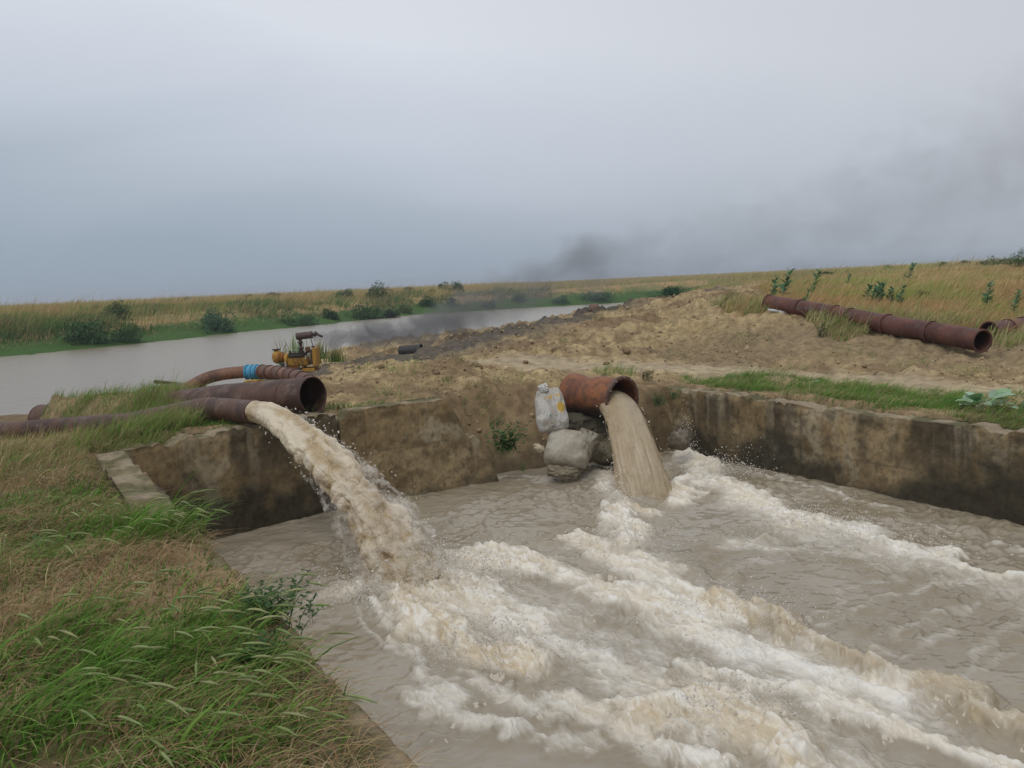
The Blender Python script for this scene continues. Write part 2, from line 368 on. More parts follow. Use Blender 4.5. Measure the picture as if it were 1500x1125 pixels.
def mat_water():
    """turbid brown water; the tint alpha channel carries how much foam (aerated water) lies on it"""
    m = bpy.data.materials.new('turbid_water'); m.use_nodes = True; t = m.node_tree; b = t.nodes['Principled BSDF']
    a = N(t, 'ShaderNodeAttribute', attribute_name='tint')
    t.links.new(a.outputs['Color'], b.inputs['Base Color'])
    mr = N(t, 'ShaderNodeMapRange'); mr.inputs[3].default_value = .13; mr.inputs[4].default_value = .55
    t.links.new(a.outputs['Alpha'], mr.inputs[0]); t.links.new(mr.outputs[0], b.inputs['Roughness'])
    tcn = N(t, 'ShaderNodeTexCoord'); no = N(t, 'ShaderNodeTexNoise'); no.inputs['Scale'].default_value = 11; no.inputs['Detail'].default_value = 3; no.inputs['Roughness'].default_value = .5
    no.inputs['Distortion'].default_value = .3
    t.links.new(tcn.outputs['Object'], no.inputs['Vector'])
    bp = N(t, 'ShaderNodeBump'); bp.inputs['Distance'].default_value = .006; bp.inputs['Strength'].default_value = .9
    t.links.new(no.outputs[0], bp.inputs['Height']); t.links.new(bp.outputs[0], b.inputs['Normal'])
    b.inputs['Specular IOR Level'].default_value = .5
    return m
M['river'] = mat_river(); M['water'] = mat_water()
WZ = -1.3
def PX(pts, z=WZ): return [tuple(at(x, y, z)[:2]) for x, y in pts]
# (points in the photo, half width in m from..to, foam, height, tan colour share)
ST = [([(560, 855), (610, 850), (660, 870)], .62, .7, 1.0, .20, .55), ([(640, 845), (700, 832), (760, 840)], .40, .35, 1.0, .16, .5),
      ([(1130, 930), (1190, 900), (1260, 860), (1300, 850)], .08, .12, .40, .01, 0), ([(1240, 980), (1330, 930), (1420, 880)], .08, .14, .40, .01, 0), ([(1060, 850), (1130, 820), (1180, 800)], .2, .2, .35, .01, 0), ([(1380, 1010), (1440, 960), (1500, 900)], .08, .14, .40, .01, 0),
      ([(560, 850), (610, 895), (660, 940), (720, 968), (775, 985)], .36, .26, 1.0, .22, .75),
      ([(600, 850), (690, 890), (790, 910)], .75, .55, .85, .10, .35),
      ([(640, 825), (720, 815), (800, 835), (870, 860), (950, 885), (1010, 920)], .33, .30, .95, .13, .45),
      ([(780, 940), (870, 965), (940, 1010), (1000, 1040)], .40, .34, .70, .07, .1),
      ([(900, 735), (905, 765), (930, 800)], .22, .26, 1.0, .26, .4),
      ([(850, 790), (920, 820), (1000, 865), (1060, 905)], .36, .40, .95, .13, .4),
      ([(940, 870), (1030, 930), (1110, 965), (1200, 1000), (1280, 1020)], .42, .34, .98, .10, .0),
      ([(1030, 880), (1110, 905), (1200, 950), (1290, 990), (1400, 1030), (1500, 1075)], .20, .22, .55, .24, 1.0),
      ([(1010, 985), (1100, 1010), (1200, 1035), (1290, 1060), (1400, 1100), (1480, 1125)], .16, .15, .95, .14, .25),
      ([(930, 1050), (1010, 1030), (1080, 1055), (1140, 1090), (1180, 1125)], .34, .30, 1.0, .26, .6),
      ([(820, 1035), (900, 1070), (1000, 1100), (1060, 1125)], .24, .26, .85, .12, .25),
      ([(560, 885), (620, 985), (680, 1040), (780, 1070), (860, 1100)], .10, .14, .62, .05, .1),
      ([(640, 1020), (700, 1060), (760, 1075)], .16, .12, .75, .07, .1),
      ([(690, 1000), (780, 1030), (860, 1055)], .14, .14, .65, .05, .1),
      ([(990, 655), (1010, 672), (1040, 690)], .26, .30, 1.0, .30, .45),
      ([(893, 730), (912, 748), (960, 756)], .16, .16, .9, .09, .6), ([(985, 745), (1005, 725), (1010, 700)], .2, .24, .95, .14, .5),
      ([(1010, 680), (1060, 715), (1120, 745), (1190, 770)], .42, .40, .95, .14, .45),
      ([(1190, 770), (1280, 790), (1360, 815), (1430, 840), (1520, 860)], .36, .20, .85, .10, .2),
      ([(1080, 800), (1180, 800), (1260, 815)], .28, .22, .55, .03, .1),
      ([(860, 690), (880, 700), (893, 720)], .30, .30, .9, .16, .35),
      ([(690, 708), (750, 696), (810, 700), (850, 700)], .16, .25, .55, .02, .1),
      ([(1120, 695), (1200, 715), (1300, 745)], .10, .12, .55, .04, .1),
      ([(1310, 755), (1400, 785), (1500, 810)], .12, .12, .45, .03, .1),
      ([(1200, 915), (1235, 905), (1275, 882)], .07, .10, .42, .012, .0),
      ([(1320, 962), (1345, 950), (1400, 925)], .07, .10, .42, .012, .0),
      ([(1270, 880), (1340, 868), (1400, 845)], .07, .10, .42, .01, .0),
      ([(1440, 985), (1470, 960), (1500, 950)], .07, .12, .42, .01, .0),
      ([(520, 845), (560, 905), (610, 935)], .06, .06, .75, .05, .1),
      ([(505, 870), (540, 925), (590, 960)], .05, .05, .45, .03, .1)]
def water_fields(X, Y):
    fx, fy = .53, -.85
    S = X * fx + Y * fy; T = X * fy - Y * fx
    w1 = (fbm(X * 2.2, Y * 2.2, o=3, seed=71) - .5); w2 = (fbm(X * 2.2 + 31, Y * 2.2, o=3, seed=72) - .5)
    v1 = (fbm(X * 7, Y * 7, o=3, seed=73) - .5); v2 = (fbm(X * 7 + 9, Y * 7, o=3, seed=74) - .5)
    Xw, Yw = X + w1 * .45 + v1 * .16, Y + w2 * .45 + v2 * .16
    foam = np.zeros(X.shape, np.float32); hgt = np.zeros(X.shape, np.float32); tan = np.zeros(X.shape, np.float32)
    for pts, a, b, fo, hh, tn in ST:
        big_ = a > .07; f = stroke(Xw if big_ else X + w1 * .10 + v1 * .07, Yw if big_ else Y + w2 * .10 + v2 * .07, PX(pts), a * 1.45, b * 1.45); f = f * f * (3 - 2 * f)
        foam = np.maximum(foam, f * fo); hgt = np.maximum(hgt, f * hh); tan = np.maximum(tan, f * tn)
    bil = fbm(S * 1.75 + w1 * 1.5, T * 4.6 + w2 * 1.5, o=5, seed=75, mode=2, gain=.58)
    bil2 = fbm(S * 6.5 + v1 * 2, T * 15 + v2 * 2, o=4, seed=76, mode=2, gain=.6)
    rip = np.zeros(X.shape, np.float32); grp = .35 + 1.3 * sm(.3, .7, fbm(X * 1.1, Y * 1.1, o=3, seed=86))
    for q_, (lam, dg) in enumerate([(.62, 10), (.47, -38), (.38, 52), (.31, -12), (.25, 75), (.21, 28), (.17, -60), (.14, 8), (.115, 47), (.095, -30)]):
        k_ = 2 * math.pi / lam; c_, d_ = math.cos(R(dg)), math.sin(R(dg)); ph = vn(X * 1.7 + q_ * 5, Y * 1.7, seed=400 + q_) * 7 + vn(X * 5 + q_ * 3, Y * 5, seed=420 + q_) * 2.2
        sn = np.sin(k_ * (S * c_ + T * d_) + ph); am_ = lam * .017 * (.3 + 1.2 * vn(X * 2.3 + q_, Y * 2.3 - q_, seed=440 + q_)); rip += am_ * (sn + .35 * np.cos(2 * (k_ * (S * c_ + T * d_) + ph)) * -1)
    rip = rip * grp
    ridg = fbm(S * 3.0 + w1 * 2, T * 5.5 + w2 * 2, o=4, seed=78, mode=1, gain=.55)
    fine = fbm(S * 5 + v1 * 3, T * 17 + v2 * 3, o=4, seed=79, mode=1, gain=.6)
    z = hgt * .54 * (.55 + .75 * bil) + (bil - .35) * .075 * np.clip(hgt * 7, 0, 1) + (.5 - np.abs(ridg - .5)) * .0 + (ridg - .5) * .05 * np.clip(foam * 1.4, 0, 1) + (bil2 - .35) * .036 * np.clip(hgt * 8 + foam * .3, 0, 1) + rip * (1 - .5 * foam)
    # foam lace: ridged noise thresholded by how foamy the place is
    lace = ridg * .45 + fine * .42 + bil2 * .22
    ag = stroke(Xw, Yw, PX([(620, 860), (760, 900), (900, 960), (1050, 1040), (1200, 1120)]), 1.3, 1.0); ag = np.maximum(ag, stroke(Xw, Yw, PX([(900, 740), (960, 850), (1100, 950), (1300, 1030)]), .5, .9)); ag = np.maximum(ag, .9 * stroke(Xw, Yw, PX([(1020, 690), (1150, 770), (1350, 830), (1550, 880)]), .9, .7))
    foam = np.maximum(foam, np.clip(ag * 1.3, 0, 1) * .50)
    fm = sm(.46, 1.0, foam * .74 + lace * .46) ** .9
    thin = sm(.90, 1.02, lace + foam * .12) * .42 * sm(.42, .6, fbm(X * 1.4, Y * 1.4, o=3, seed=85) + foam * .2)
    fm = np.clip(np.maximum(fm, thin * sm(.05, .35, foam + .12)), 0, 1)
    return z, fm, foam, tan, bil, bil2
def build_basin_water():
    az = np.radians(np.linspace(-36, 62, 1260)); rr = np.exp(np.linspace(math.log(2.2), math.log(16.5), 1050))
    A, Q = np.meshgrid(az, rr); X, Y = Q * np.sin(A), Q * np.cos(A)
    Z = np.empty(X.shape); C = np.empty(X.shape + (4,))
    for k in range(0, X.shape[0], 150):
        s = slice(k, k + 150)
        z, fm, foam, tan, bil, bil2 = water_fields(X[s], Y[s])
        bd = poly_sd(X[s], Y[s], BASIN)
        Z[s] = WZ + z * sm(.0, -.35, bd)
        n = fbm(X[s] * 1.3, Y[s] * 1.3, o=3, seed=81)
        wat = mixc((.28, .235, .165), (.33, .285, .215), sm(.35, .65, n)); wat = mixc(wat, (.42, .34, .22), np.clip(tan, 0, 1) * .75)
        fc = mixc((.80, .775, .71), (.65, .55, .39), np.clip(tan * 1.1 * sm(.75, .25, bil2) + sm(.5, .2, bil) * .35 * foam, 0, 1))
        C[s, :, :3] = mixc(wat, fc, fm * (.72 + .28 * sm(.15, .5, bil2))); C[s, :, 3] = fm
    V = np.stack([X, Y, Z], -1).reshape(-1, 3); F = grid_faces(*X.shape)[:, ::-1]
    inside = (poly_sd(X, Y, BASIN) < .55).reshape(-1)
    keep = inside[F].any(1); F = F[keep]; used = np.zeros(len(V), bool); used[F.ravel()] = True
    idx = np.cumsum(used) - 1
    o = mesh_np('basin_water', V[used], idx[F], M['water'], col=C.reshape(-1, 4)[used]); tag(o, kind='structure')
    # calm sheet carrying on beyond the detailed part, behind the camera
def build_river():
    P = [(-400, -20), (-400, 60), (-120, 60), (0, 140), (170, 140), (170, 90), (10, 30), (-5, 18), (-40, 10)]
    V = [(x, y, -1.5) for x, y in P]
    me = bpy.data.meshes.new('river_water'); me.from_pydata(V, [], [list(range(len(V)))[::-1]]); me.materials.append(M['river'])
    o = link(bpy.data.objects.new('river_water', me)); tag(o, kind='structure')

build_ground(); build_basin_water(); build_river()

# ------------------------------------------------------------------ concrete walls
def wall(name, pts, tops, thick, label, bottom=-2.3, seed=0, step=.018, mould=1.0, side=1, rough=.02):
    """swept wall; pts = inner face line; side=+1 the body lies to the left of the travel direction"""
    pts = [np.array(p, float) for p in pts]; L = [0]
    for a, b in zip(pts, pts[1:]): L.append(L[-1] + np.linalg.norm(b - a))
    n = max(8, int(L[-1] / step)); s = np.linspace(0, L[-1], n)
    px = np.interp(s, L, [p[0] for p in pts]); py = np.interp(s, L, [p[1] for p in pts])
    tx, ty = np.gradient(px), np.gradient(py); l = np.hypot(tx, ty); tx /= l; ty /= l
    nx, ny = -ty * side, tx * side
    tp = np.interp(s, [t[0] * L[-1] for t in tops], [t[1] for t in tops])
    tp = tp + (fbm(s * 1.3, s * 0 + seed, o=4, seed=seed) - .5) * .06 + (fbm(s * 9, s * 0 + seed, o=3, seed=seed + 1) - .5) * .035 - sm(.56, .68, fbm(s * 4.5, s * 0 + seed, o=3, seed=seed + 9)) * .045
    tp = tp + np.where(tp < -.3, 1, 0) * (fbm(s * 3.2, s * 0 + seed, o=4, seed=seed + 10) - .5) * .55 * (tp > -1.9) * (len(pts) > 3)
    # profile: face, rounded arris, top, back
    hs = np.concatenate([np.linspace(0, 1, 72)]); prof = [('f', h) for h in hs] + [('c', .5)] + [('t', k) for k in np.linspace(.06, 1, 14)] + [('b', h) for h in np.linspace(1, .3, 5)]
    V = np.zeros((n, len(prof), 3)); H = np.zeros((n, len(prof))); IN = np.zeros((n, len(prof)))
    for j, (k, h) in enumerate(prof):
        if k == 'f': inn = 0 * s + (.014 if h == 1 else 0); z = bottom + (tp - .02 - bottom) * h
        elif k == 'c': inn = 0 * s + .012; z = tp - .006
        elif k == 't': inn = 0 * s + thick * h; z = tp
        else: inn = 0 * s + thick; z = bottom + (tp - bottom) * h
        inn = inn - 0.0
        d = (fbm(s * 1.6, 0 * s + z * 1.6, 0 * s + j * 0 + seed, o=3, seed=seed + 2) - .5) * .07 + (fbm(s * 8, z * 8, inn * 8, o=4, seed=seed + 3) - .5) * rough * 1.6
        if k in 'fc': inn = inn + d
        if k == 't': z = z + d * .7
        V[:, j, 0] = px + nx * inn; V[:, j, 1] = py + ny * inn; V[:, j, 2] = z; IN[:, j] = inn
    S = np.repeat(s[:, None], len(prof), 1); Z = V[..., 2]; dep = tp[:, None] - Z; Z0 = Z; Z = Z + IN
    n1 = fbm(S * 1.1, Z * 1.1, o=4, seed=seed + 4); n2 = fbm(S * 4, Z * 4, o=5, seed=seed + 5); n3 = fbm(S * 1.7, Z * .35, o=4, seed=seed + 6); n4 = fbm(S * 2.2, Z * 2.2, o=6, seed=seed + 7, gain=.6)
    c = mixc((.235, .168, .085), (.31, .232, .128), sm(.38, .62, n1))
    c = mixc(c, (.13, .092, .048), sm(.5, .66, n2) * .6)
    c = mixc(c, (.36, .30, .20), sm(.60, .66, n4) * .75)                             # scaled light patches
    streak = sm(.46, .60, n3 * .55 + n2 * .30 + n1 * .15) * sm(1.3, .1, dep + (n2 - .5)); c = mixc(c, (.065, .052, .034), np.clip(streak * mould, 0, 1) * .85)
    drip = sm(.60, .72, fbm(S * 7, Z * .45, o=4, seed=seed + 11)) * sm(1.1, .0, dep); c = mixc(c, (.34, .285, .19), drip * .45)
    jn = np.abs(((S + 1.1 + (n2 - .5) * .05) % 2.9) - 1.45) ; c = mixc(c, (.04, .033, .022), (jn < .012) * .4)
    pl_ = np.abs(dep - .62 - (n1 - .5) * .12); c = mixc(c, (.10, .08, .05), (pl_ < .010) * .45)
    pit = sm(.66, .74, fbm(S * 22, Z * 22, o=3, seed=seed + 12)); c = mixc(c, (.09, .07, .045), pit * .55)
    damp = sm(WZ + .62, WZ + .12, Z0 + (n1 - .5) * 1.5 + (n2 - .5) * .5); c = mixc(c, (.035, .033, .024), np.clip(damp * (.6 + .4 * mould), 0, 1) * .88)
    topm = np.zeros_like(Z0); topm[:, 74:88] = 1
    c = mixc(c, mixc((.30, .245, .17), (.13, .12, .06), sm(.42, .6, n2)), topm * .8)
    lip = sm(.10, .02, dep) * (1 - topm); c = mixc(c, (.27, .22, .145), lip * .3 * sm(.4, .6, n1))
    V = V.reshape(-1, 3); F = grid_faces(n, len(prof))
    if side > 0: F = F[:, ::-1]
    m = len(prof); caps = [np.arange(m)[None, :] if side < 0 else np.arange(m)[None, ::-1], (n - 1) * m + (np.arange(m)[None, ::-1] if side < 0 else np.arange(m)[None, :])]
    org = (px[n // 2], py[n // 2], bottom)
    o = mesh_np(name, V, [F[:, ::-1], caps[0], caps[1]], M['concrete'], col=c.reshape(-1, 3), origin=org)
    return tag(o, label, 'wall')
wall('concrete_wall', [wnear, W0 + np.array([-.02, .03])], [(0, 0), (.55, -.01), (.93, 0), (1, .0)], .32, 'low concrete wing wall running beside the grassy bank, overgrown edge', seed=200, side=1, rough=.03, step=.03)
wall('concrete_wall', [A0 + np.array([-.3, -.22]), A1 + np.array([-.0, -.02])], [(0, -.04), (.3, -.02), (.33, .05), (1, .04)], .32, 'dark stained concrete wall below the narrow pouring pipe', seed=220, side=1, mould=1.1)
wall('concrete_wall', [A1 + np.array([.03, .015]), np.array([-1.05, 11.87]), A2, np.array([.0, 12.42])], [(0, -.02), (.06, .04), (.58, .04), (.62, -.1), (.78, -.8), (.9, -1.35), (1, -1.6)], .32, 'paler cracked concrete wall half buried by the sandy slope', seed=240, side=1, mould=.25)
wall('concrete_wall', [R0 + np.array([-.42, .69]), R1, RN], [(0, -.22), (.1, -.2), (.16, -.25), (.45, -.25), (1, -.25)], .30, 'long mouldy concrete wall with grass growing along its top', seed=260, side=1, mould=1.15)

# ------------------------------------------------------------------ tubes, pipes
def frames(P):
    P = np.asarray(P, float); T = np.gradient(P, axis=0); T /= np.linalg.norm(T, axis=1)[:, None] + 1e-9
    up = np.array([0, 0, 1.0]) if np.abs(T[:, 2]).mean() < .8 else np.array([0, 1.0, 0]); S = np.cross(T, up); S /= np.linalg.norm(S, axis=1)[:, None] + 1e-9
    U = np.cross(S, T); return T, S, U
def resample(P, step):
    P = np.asarray(P, float); L = np.concatenate([[0], np.cumsum(np.linalg.norm(np.diff(P, axis=0), axis=1))])
    n = max(3, int(L[-1] / step) + 1); s = np.linspace(0, L[-1], n)
    return np.stack([np.interp(s, L, P[:, i]) for i in range(3)], 1), s
def smooth_path(P, step):
    P = np.asarray(P, float)
    Q, s = resample(P, step)
    k = max(1, int(.25 / step))
    for _ in range(2):
        pad = np.vstack([2 * Q[:1] - Q[k:0:-1], Q, 2 * Q[-1:] - Q[-2:-k - 2:-1]])
        c = np.cumsum(np.vstack([np.zeros((1, 3)), pad]), 0); Q = (c[2 * k + 1:] - c[:-2 * k - 1]) / (2 * k + 1)
    return Q, s
RUST = {'dark': ((.066, .036, .027), (.11, .056, .038), (.15, .10, .08)), 'orange': ((.165, .060, .028), (.245, .095, .040), (.10, .05, .035)),
        'maroon': ((.085, .032, .024), (.14, .055, .038), (.10, .075, .07)), 'brown': ((.12, .060, .040), (.20, .10, .06), (.085, .062, .055))}
def rust_col(X, kind, seed):
    a, b, c = RUST[kind]; n1 = fbm(X[..., 0] * 3, X[..., 1] * 3, X[..., 2] * 3, o=4, seed=seed); n2 = fbm(X[..., 0] * 9, X[..., 1] * 9, X[..., 2] * 9, o=4, seed=seed + 1)
    return mixc(mixc(a, b, sm(.35, .65, n1)), c, sm(.55, .72, n2) * .7)
def tube(name, P, r, mat, parent=None, thick=.012, kind='dark', seed=0, seg=48, step=.04, dents=0., rfun=None, hollow=True, origin=None, col=None, straight=False, ellipse=1.0):
    Q, s = (resample(P, step) if straight else smooth_path(P, step)); T, S, U = frames(Q); n = len(Q)
    th = np.linspace(0, 2 * np.pi, seg, endpoint=False)
    rad = np.full((n, seg), r) if rfun is None else rfun(s[:, None] / s[-1], th[None, :]) * np.ones((n, seg))
    ct, st_ = np.cos(th), np.sin(th)
    if dents:
        rad = rad * (1 + dents * (fbm(s[:, None] * 1.5 + 0 * th, ct[None] * 1.2 + 5, st_[None] * 1.2 + 5 + 0 * s[:, None], o=3, seed=seed) - .5) * 2)
    def shell(rd): return Q[:, None, :] + (S[:, None, :] * ct[None, :, None] + U[:, None, :] * st_[None, :, None] * ellipse) * rd[..., None]
    O = shell(rad); F = grid_faces(n, seg, True)
    C = rust_col(O, kind, seed + 50) if col is None else np.broadcast_to(np.array(col), O.shape) * (1 + .0 * O)
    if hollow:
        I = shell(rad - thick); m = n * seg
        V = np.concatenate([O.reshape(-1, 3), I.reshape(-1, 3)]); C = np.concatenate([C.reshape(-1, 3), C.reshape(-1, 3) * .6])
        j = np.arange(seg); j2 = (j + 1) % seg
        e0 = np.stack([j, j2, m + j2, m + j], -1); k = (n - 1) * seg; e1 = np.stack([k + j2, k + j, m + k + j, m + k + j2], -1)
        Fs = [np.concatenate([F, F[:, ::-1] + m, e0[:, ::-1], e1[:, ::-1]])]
    else:
        V = O.reshape(-1, 3); C = C.reshape(-1, 3); j = np.arange(seg); Fs = [F, j[None, ::-1], ((n - 1) * seg + j)[None, :]]
    Fs[0] = Fs[0][:, ::-1] if False else Fs[0]
    o = mesh_np(name, V, Fs, mat, parent, col=C, origin=origin)
    return o
def ring(name, c, axis, r, width, depth, parent, kind='dark', seed=0, mat=None, bolts=0):
    """flange / rim collar of square section round a pipe"""
    c = np.array(c, float); a = np.array(axis, float); a /= np.linalg.norm(a)
    S = np.cross(a, [0, 0, 1.0]); S /= np.linalg.norm(S); U = np.cross(S, a); seg = 48; th = np.linspace(0, 2 * np.pi, seg, endpoint=False)
    prof = [(-depth / 2, r), (-depth / 2, r + width * .9), (-depth / 2 * .8, r + width), (depth / 2 * .8, r + width), (depth / 2, r + width * .9), (depth / 2, r)]
    V = np.array([[c + a * d + (S * math.cos(t) + U * math.sin(t)) * q * (1 + .01 * math.sin(3 * t + seed)) for d, q in prof] for t in th])
    F = []
    m = len(prof)
    for i in range(seg):
        for j in range(m): F.append((i * m + j, i * m + (j + 1) % m, ((i + 1) % seg) * m + (j + 1) % m, ((i + 1) % seg) * m + j))
    return mesh_np(name, V.reshape(-1, 3), [np.array(F)], mat or M['rust'], parent, col=rust_col(V.reshape(-1, 3), kind, seed), smooth=False)

# narrow discharge pipe, coming up from the river, mouth over the dark wall
t = thing('discharge_pipe', tuple(mouthL), 'long narrow brown steel pipe pouring muddy water over the dark wall', 'pipe')
tube('pipe_barrel', PIPE_L, .152, M['rust'], t, .012, 'dark', 3, dents=.015)
ring('rim', mouthL - dL * .03, dL + np.array([0, 0, .05]), .150, .010, .05, t, 'dark', 4)
# wide empty pipe behind it
big = PIPE_BIG
t = thing('wide_pipe', tuple(big[-1]), 'wide empty dark brown steel pipe with its open mouth above the broken wall joint', 'pipe')
tube('pipe_barrel', big, .262, M['rust'], t, .012, 'dark', 11, dents=.02, seg=64)
ring('seam_collar', big[-1] + (big[-2] - big[-1]) * .26, big[-1] - big[-2], .260, .008, .03, t, 'dark', 13)
ring('end_cap', big[0], big[1] - big[0], .10, .17, .03, t, 'maroon', 14)
# rusty river pipe with the blue coupling and the ribbed pipe
rp = [atd(240, 596, 17.6), atd(275, 569, 17.9), atd(300, 553, 18.2), atd(330, 547, 18.3), atd(363, 544.5, 18.3)]
t = thing('river_pipe', tuple(rp[-1]), 'bent rusty orange pipe rising from the river to the blue coupling', 'pipe')
tube('pipe_barrel', rp, .135, M['rust'], t, .012, 'brown', 21, dents=.03)
t = thing('pipe_coupling', tuple(atd(373, 544.5, 18.3)), 'bright blue pipe coupling joining the rusty pipe to the ribbed pipe', 'coupling')
cp0, cp1 = atd(361, 545, 18.3), atd(384, 544.5, 18.25); blue = (.075, .30, .47)
tube('coupling_sleeve', [cp0, (cp0 + cp1) / 2, cp1], .150, M['paint'], t, .02, col=blue, straight=True, step=.05)
for k, f in enumerate((.06, .36, .66, .96)): 
    rg = ring('clamp_ring', cp0 + (cp1 - cp0) * f, cp1 - cp0, .149, .022, .045, t, 'dark', 30 + k, M['paint'])
    a_ = rg.data.color_attributes['tint']; a_.data.foreach_set('color', np.tile(np.array([*(np.array(blue) * (.8 + .15 * (k % 2))), 1.], np.float32), len(rg.data.vertices)))
rb = [atd(385, 544.5, 18.2), atd(405, 546, 17.6), atd(440, 553, 16.2), atd(472, 572, 15.0)]
t = thing('ribbed_pipe', tuple(rb[0]), 'ribbed purplish brown pipe running from the blue coupling behind the wide pipe', 'pipe')
tube('pipe_barrel', rb, .145, M['rust'], t, .012, 'brown', 41)
Q, s_ = resample(rb, .02); Tq, _, _ = frames(Q)
for k in range(9):
    i = int((k + .02) / 9 * (len(Q) - 1)); ring('joint_band', Q[i], Tq[i], .142, .022, .05, t, 'dark' if k % 2 else 'brown', 42 + k)

# big orange pipe in the gap, sacks propping it
mM = atd(912, 586, 12.25); mL = at(950, 727, WZ); dM = np.array([.50, -.86, 0.0]); dM /= np.linalg.norm(dM)
t = thing('outfall_pipe', tuple(mM), 'wide orange rusted pipe with dented barrel pouring a broad sheet of water beside the sacks', 'pipe')
dMb = np.array([.66, -.75, -.03]); dMb /= np.linalg.norm(dMb)
def denty(u, th): return .325 * (1 - .16 * np.exp(-((u - .35) / .16) ** 2) * np.clip(np.cos(th - 1.95), 0, 1) ** 2 - .05 * np.exp(-((u - .80) / .05) ** 2) * np.clip(np.cos(th - 2.6), 0, 1))
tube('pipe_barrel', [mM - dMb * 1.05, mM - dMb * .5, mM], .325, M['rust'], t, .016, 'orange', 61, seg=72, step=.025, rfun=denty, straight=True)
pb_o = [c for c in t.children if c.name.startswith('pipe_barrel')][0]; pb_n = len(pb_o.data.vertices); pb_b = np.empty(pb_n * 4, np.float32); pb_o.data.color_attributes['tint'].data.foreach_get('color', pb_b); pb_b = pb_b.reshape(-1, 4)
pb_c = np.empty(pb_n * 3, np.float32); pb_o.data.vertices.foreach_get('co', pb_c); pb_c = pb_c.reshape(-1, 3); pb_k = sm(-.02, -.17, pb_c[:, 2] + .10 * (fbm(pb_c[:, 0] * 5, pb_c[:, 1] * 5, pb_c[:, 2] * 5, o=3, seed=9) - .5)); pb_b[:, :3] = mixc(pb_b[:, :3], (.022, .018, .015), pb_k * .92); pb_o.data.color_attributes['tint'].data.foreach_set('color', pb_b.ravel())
ring('flange', mM - dMb * .01, dMb, .322, .045, .05, t, 'dark', 62)
for k in range(12):
    a_ = k / 12 * 2 * math.pi; Sx = np.cross(dMb, [0, 0, 1.]); Sx /= np.linalg.norm(Sx); Ux = np.cross(Sx, dMb)
    c0 = mM + dMb * .015 + (Sx * math.cos(a_) + Ux * math.sin(a_)) * .347
    tube('bolt', [c0, c0 + dMb * .012, c0 + dMb * .024], .010, M['rust'], t, hollow=False, seg=6, col=(.30, .26, .22), straight=True, step=.01)

# old flanged pipes on the embankment
def flanged(name, pts, r, cuts, label, seed, kind='maroon', rim=True, gap=None):
    t = thing(name, tuple(pts[-1]), label, 'pipe')
    Q, s = resample(pts, .02); T, _, _ = frames(Q); L = s[-1]
    for k, (a, b) in enumerate(zip(cuts, cuts[1:])):
        if gap and k in gap: continue
        i0, i1 = int(a * (len(Q) - 1)), int(b * (len(Q) - 1))
        tube('pipe_section', Q[i0:i1 + 1], r, M['rust'], t, .014, kind if k % 3 else 'maroon', seed + k * 3, dents=.045 if k % 2 else .015, straight=True)
    for k, a in enumerate(cuts):
        i0 = int(a * (len(Q) - 1)); ring('flange', Q[i0], T[i0], r - .003, .028, .035, t, 'maroon', seed + k)
    return t
flanged('flanged_pipe', PIPE_OLD, .203, [0, .17, .345, .42, .60, .79, .995], 'long old maroon flanged pipe lying down the embankment', 80)
flanged('flanged_pipe', PIPE_OLD2, .17, [0, .26, .45, 1], 'shorter rusty flanged pipe just behind the open end of the long one', 120, 'brown')

# ------------------------------------------------------------------ small solids
def ico(sub=3):
    bm = bmesh.new(); bmesh.ops.create_icosphere(bm, subdivisions=sub, radius=1)
    V = np.array([v.co[:] for v in bm.verts]); F = np.array([[v.index for v in f.verts] for f in bm.faces]); bm.free(); return V, F
def rotm(e): return np.array(Euler(e).to_matrix())
def blob(name, c, size, mat, parent=None, seed=0, rough=.15, freq=2., col=(.3, .25, .2), col2=None, sub=5, box=2.6, rot=(0, 0, 0), wr=0., post=None):
    """superellipsoid lump with creases: stones, sacks"""
    V, F = ico(sub); p = (np.abs(V) ** box).sum(1) ** (-1 / box); P = V * p[:, None]
    P = P * (1 + rough * (fbm(V[:, 0] * freq + 9, V[:, 1] * freq + 9, V[:, 2] * freq + 9, o=4, seed=seed) - .5) * 2)[:, None]
    if wr: P = P * (1 + wr * (fbm(P[:, 0] * 7 + 9, P[:, 1] * 7 + 9, P[:, 2] * 3 + 9, o=3, seed=seed + 3, mode=1) - .5))[:, None]
    if post is not None: P = post(P)
    n = fbm(V[:, 0] * 4 + 9, V[:, 1] * 4 + 9, V[:, 2] * 4 + 9, o=4, seed=seed + 5)
    C = mixc(col, col2 if col2 is not None else np.array(col) * .65, sm(.4, .65, n))
    P2 = (P * np.array(size)) @ rotm(rot).T + np.array(c)
    o = mesh_np(name, P2, [F], mat, parent, col=C, origin=None if parent else tuple(c)); return o, P, P2
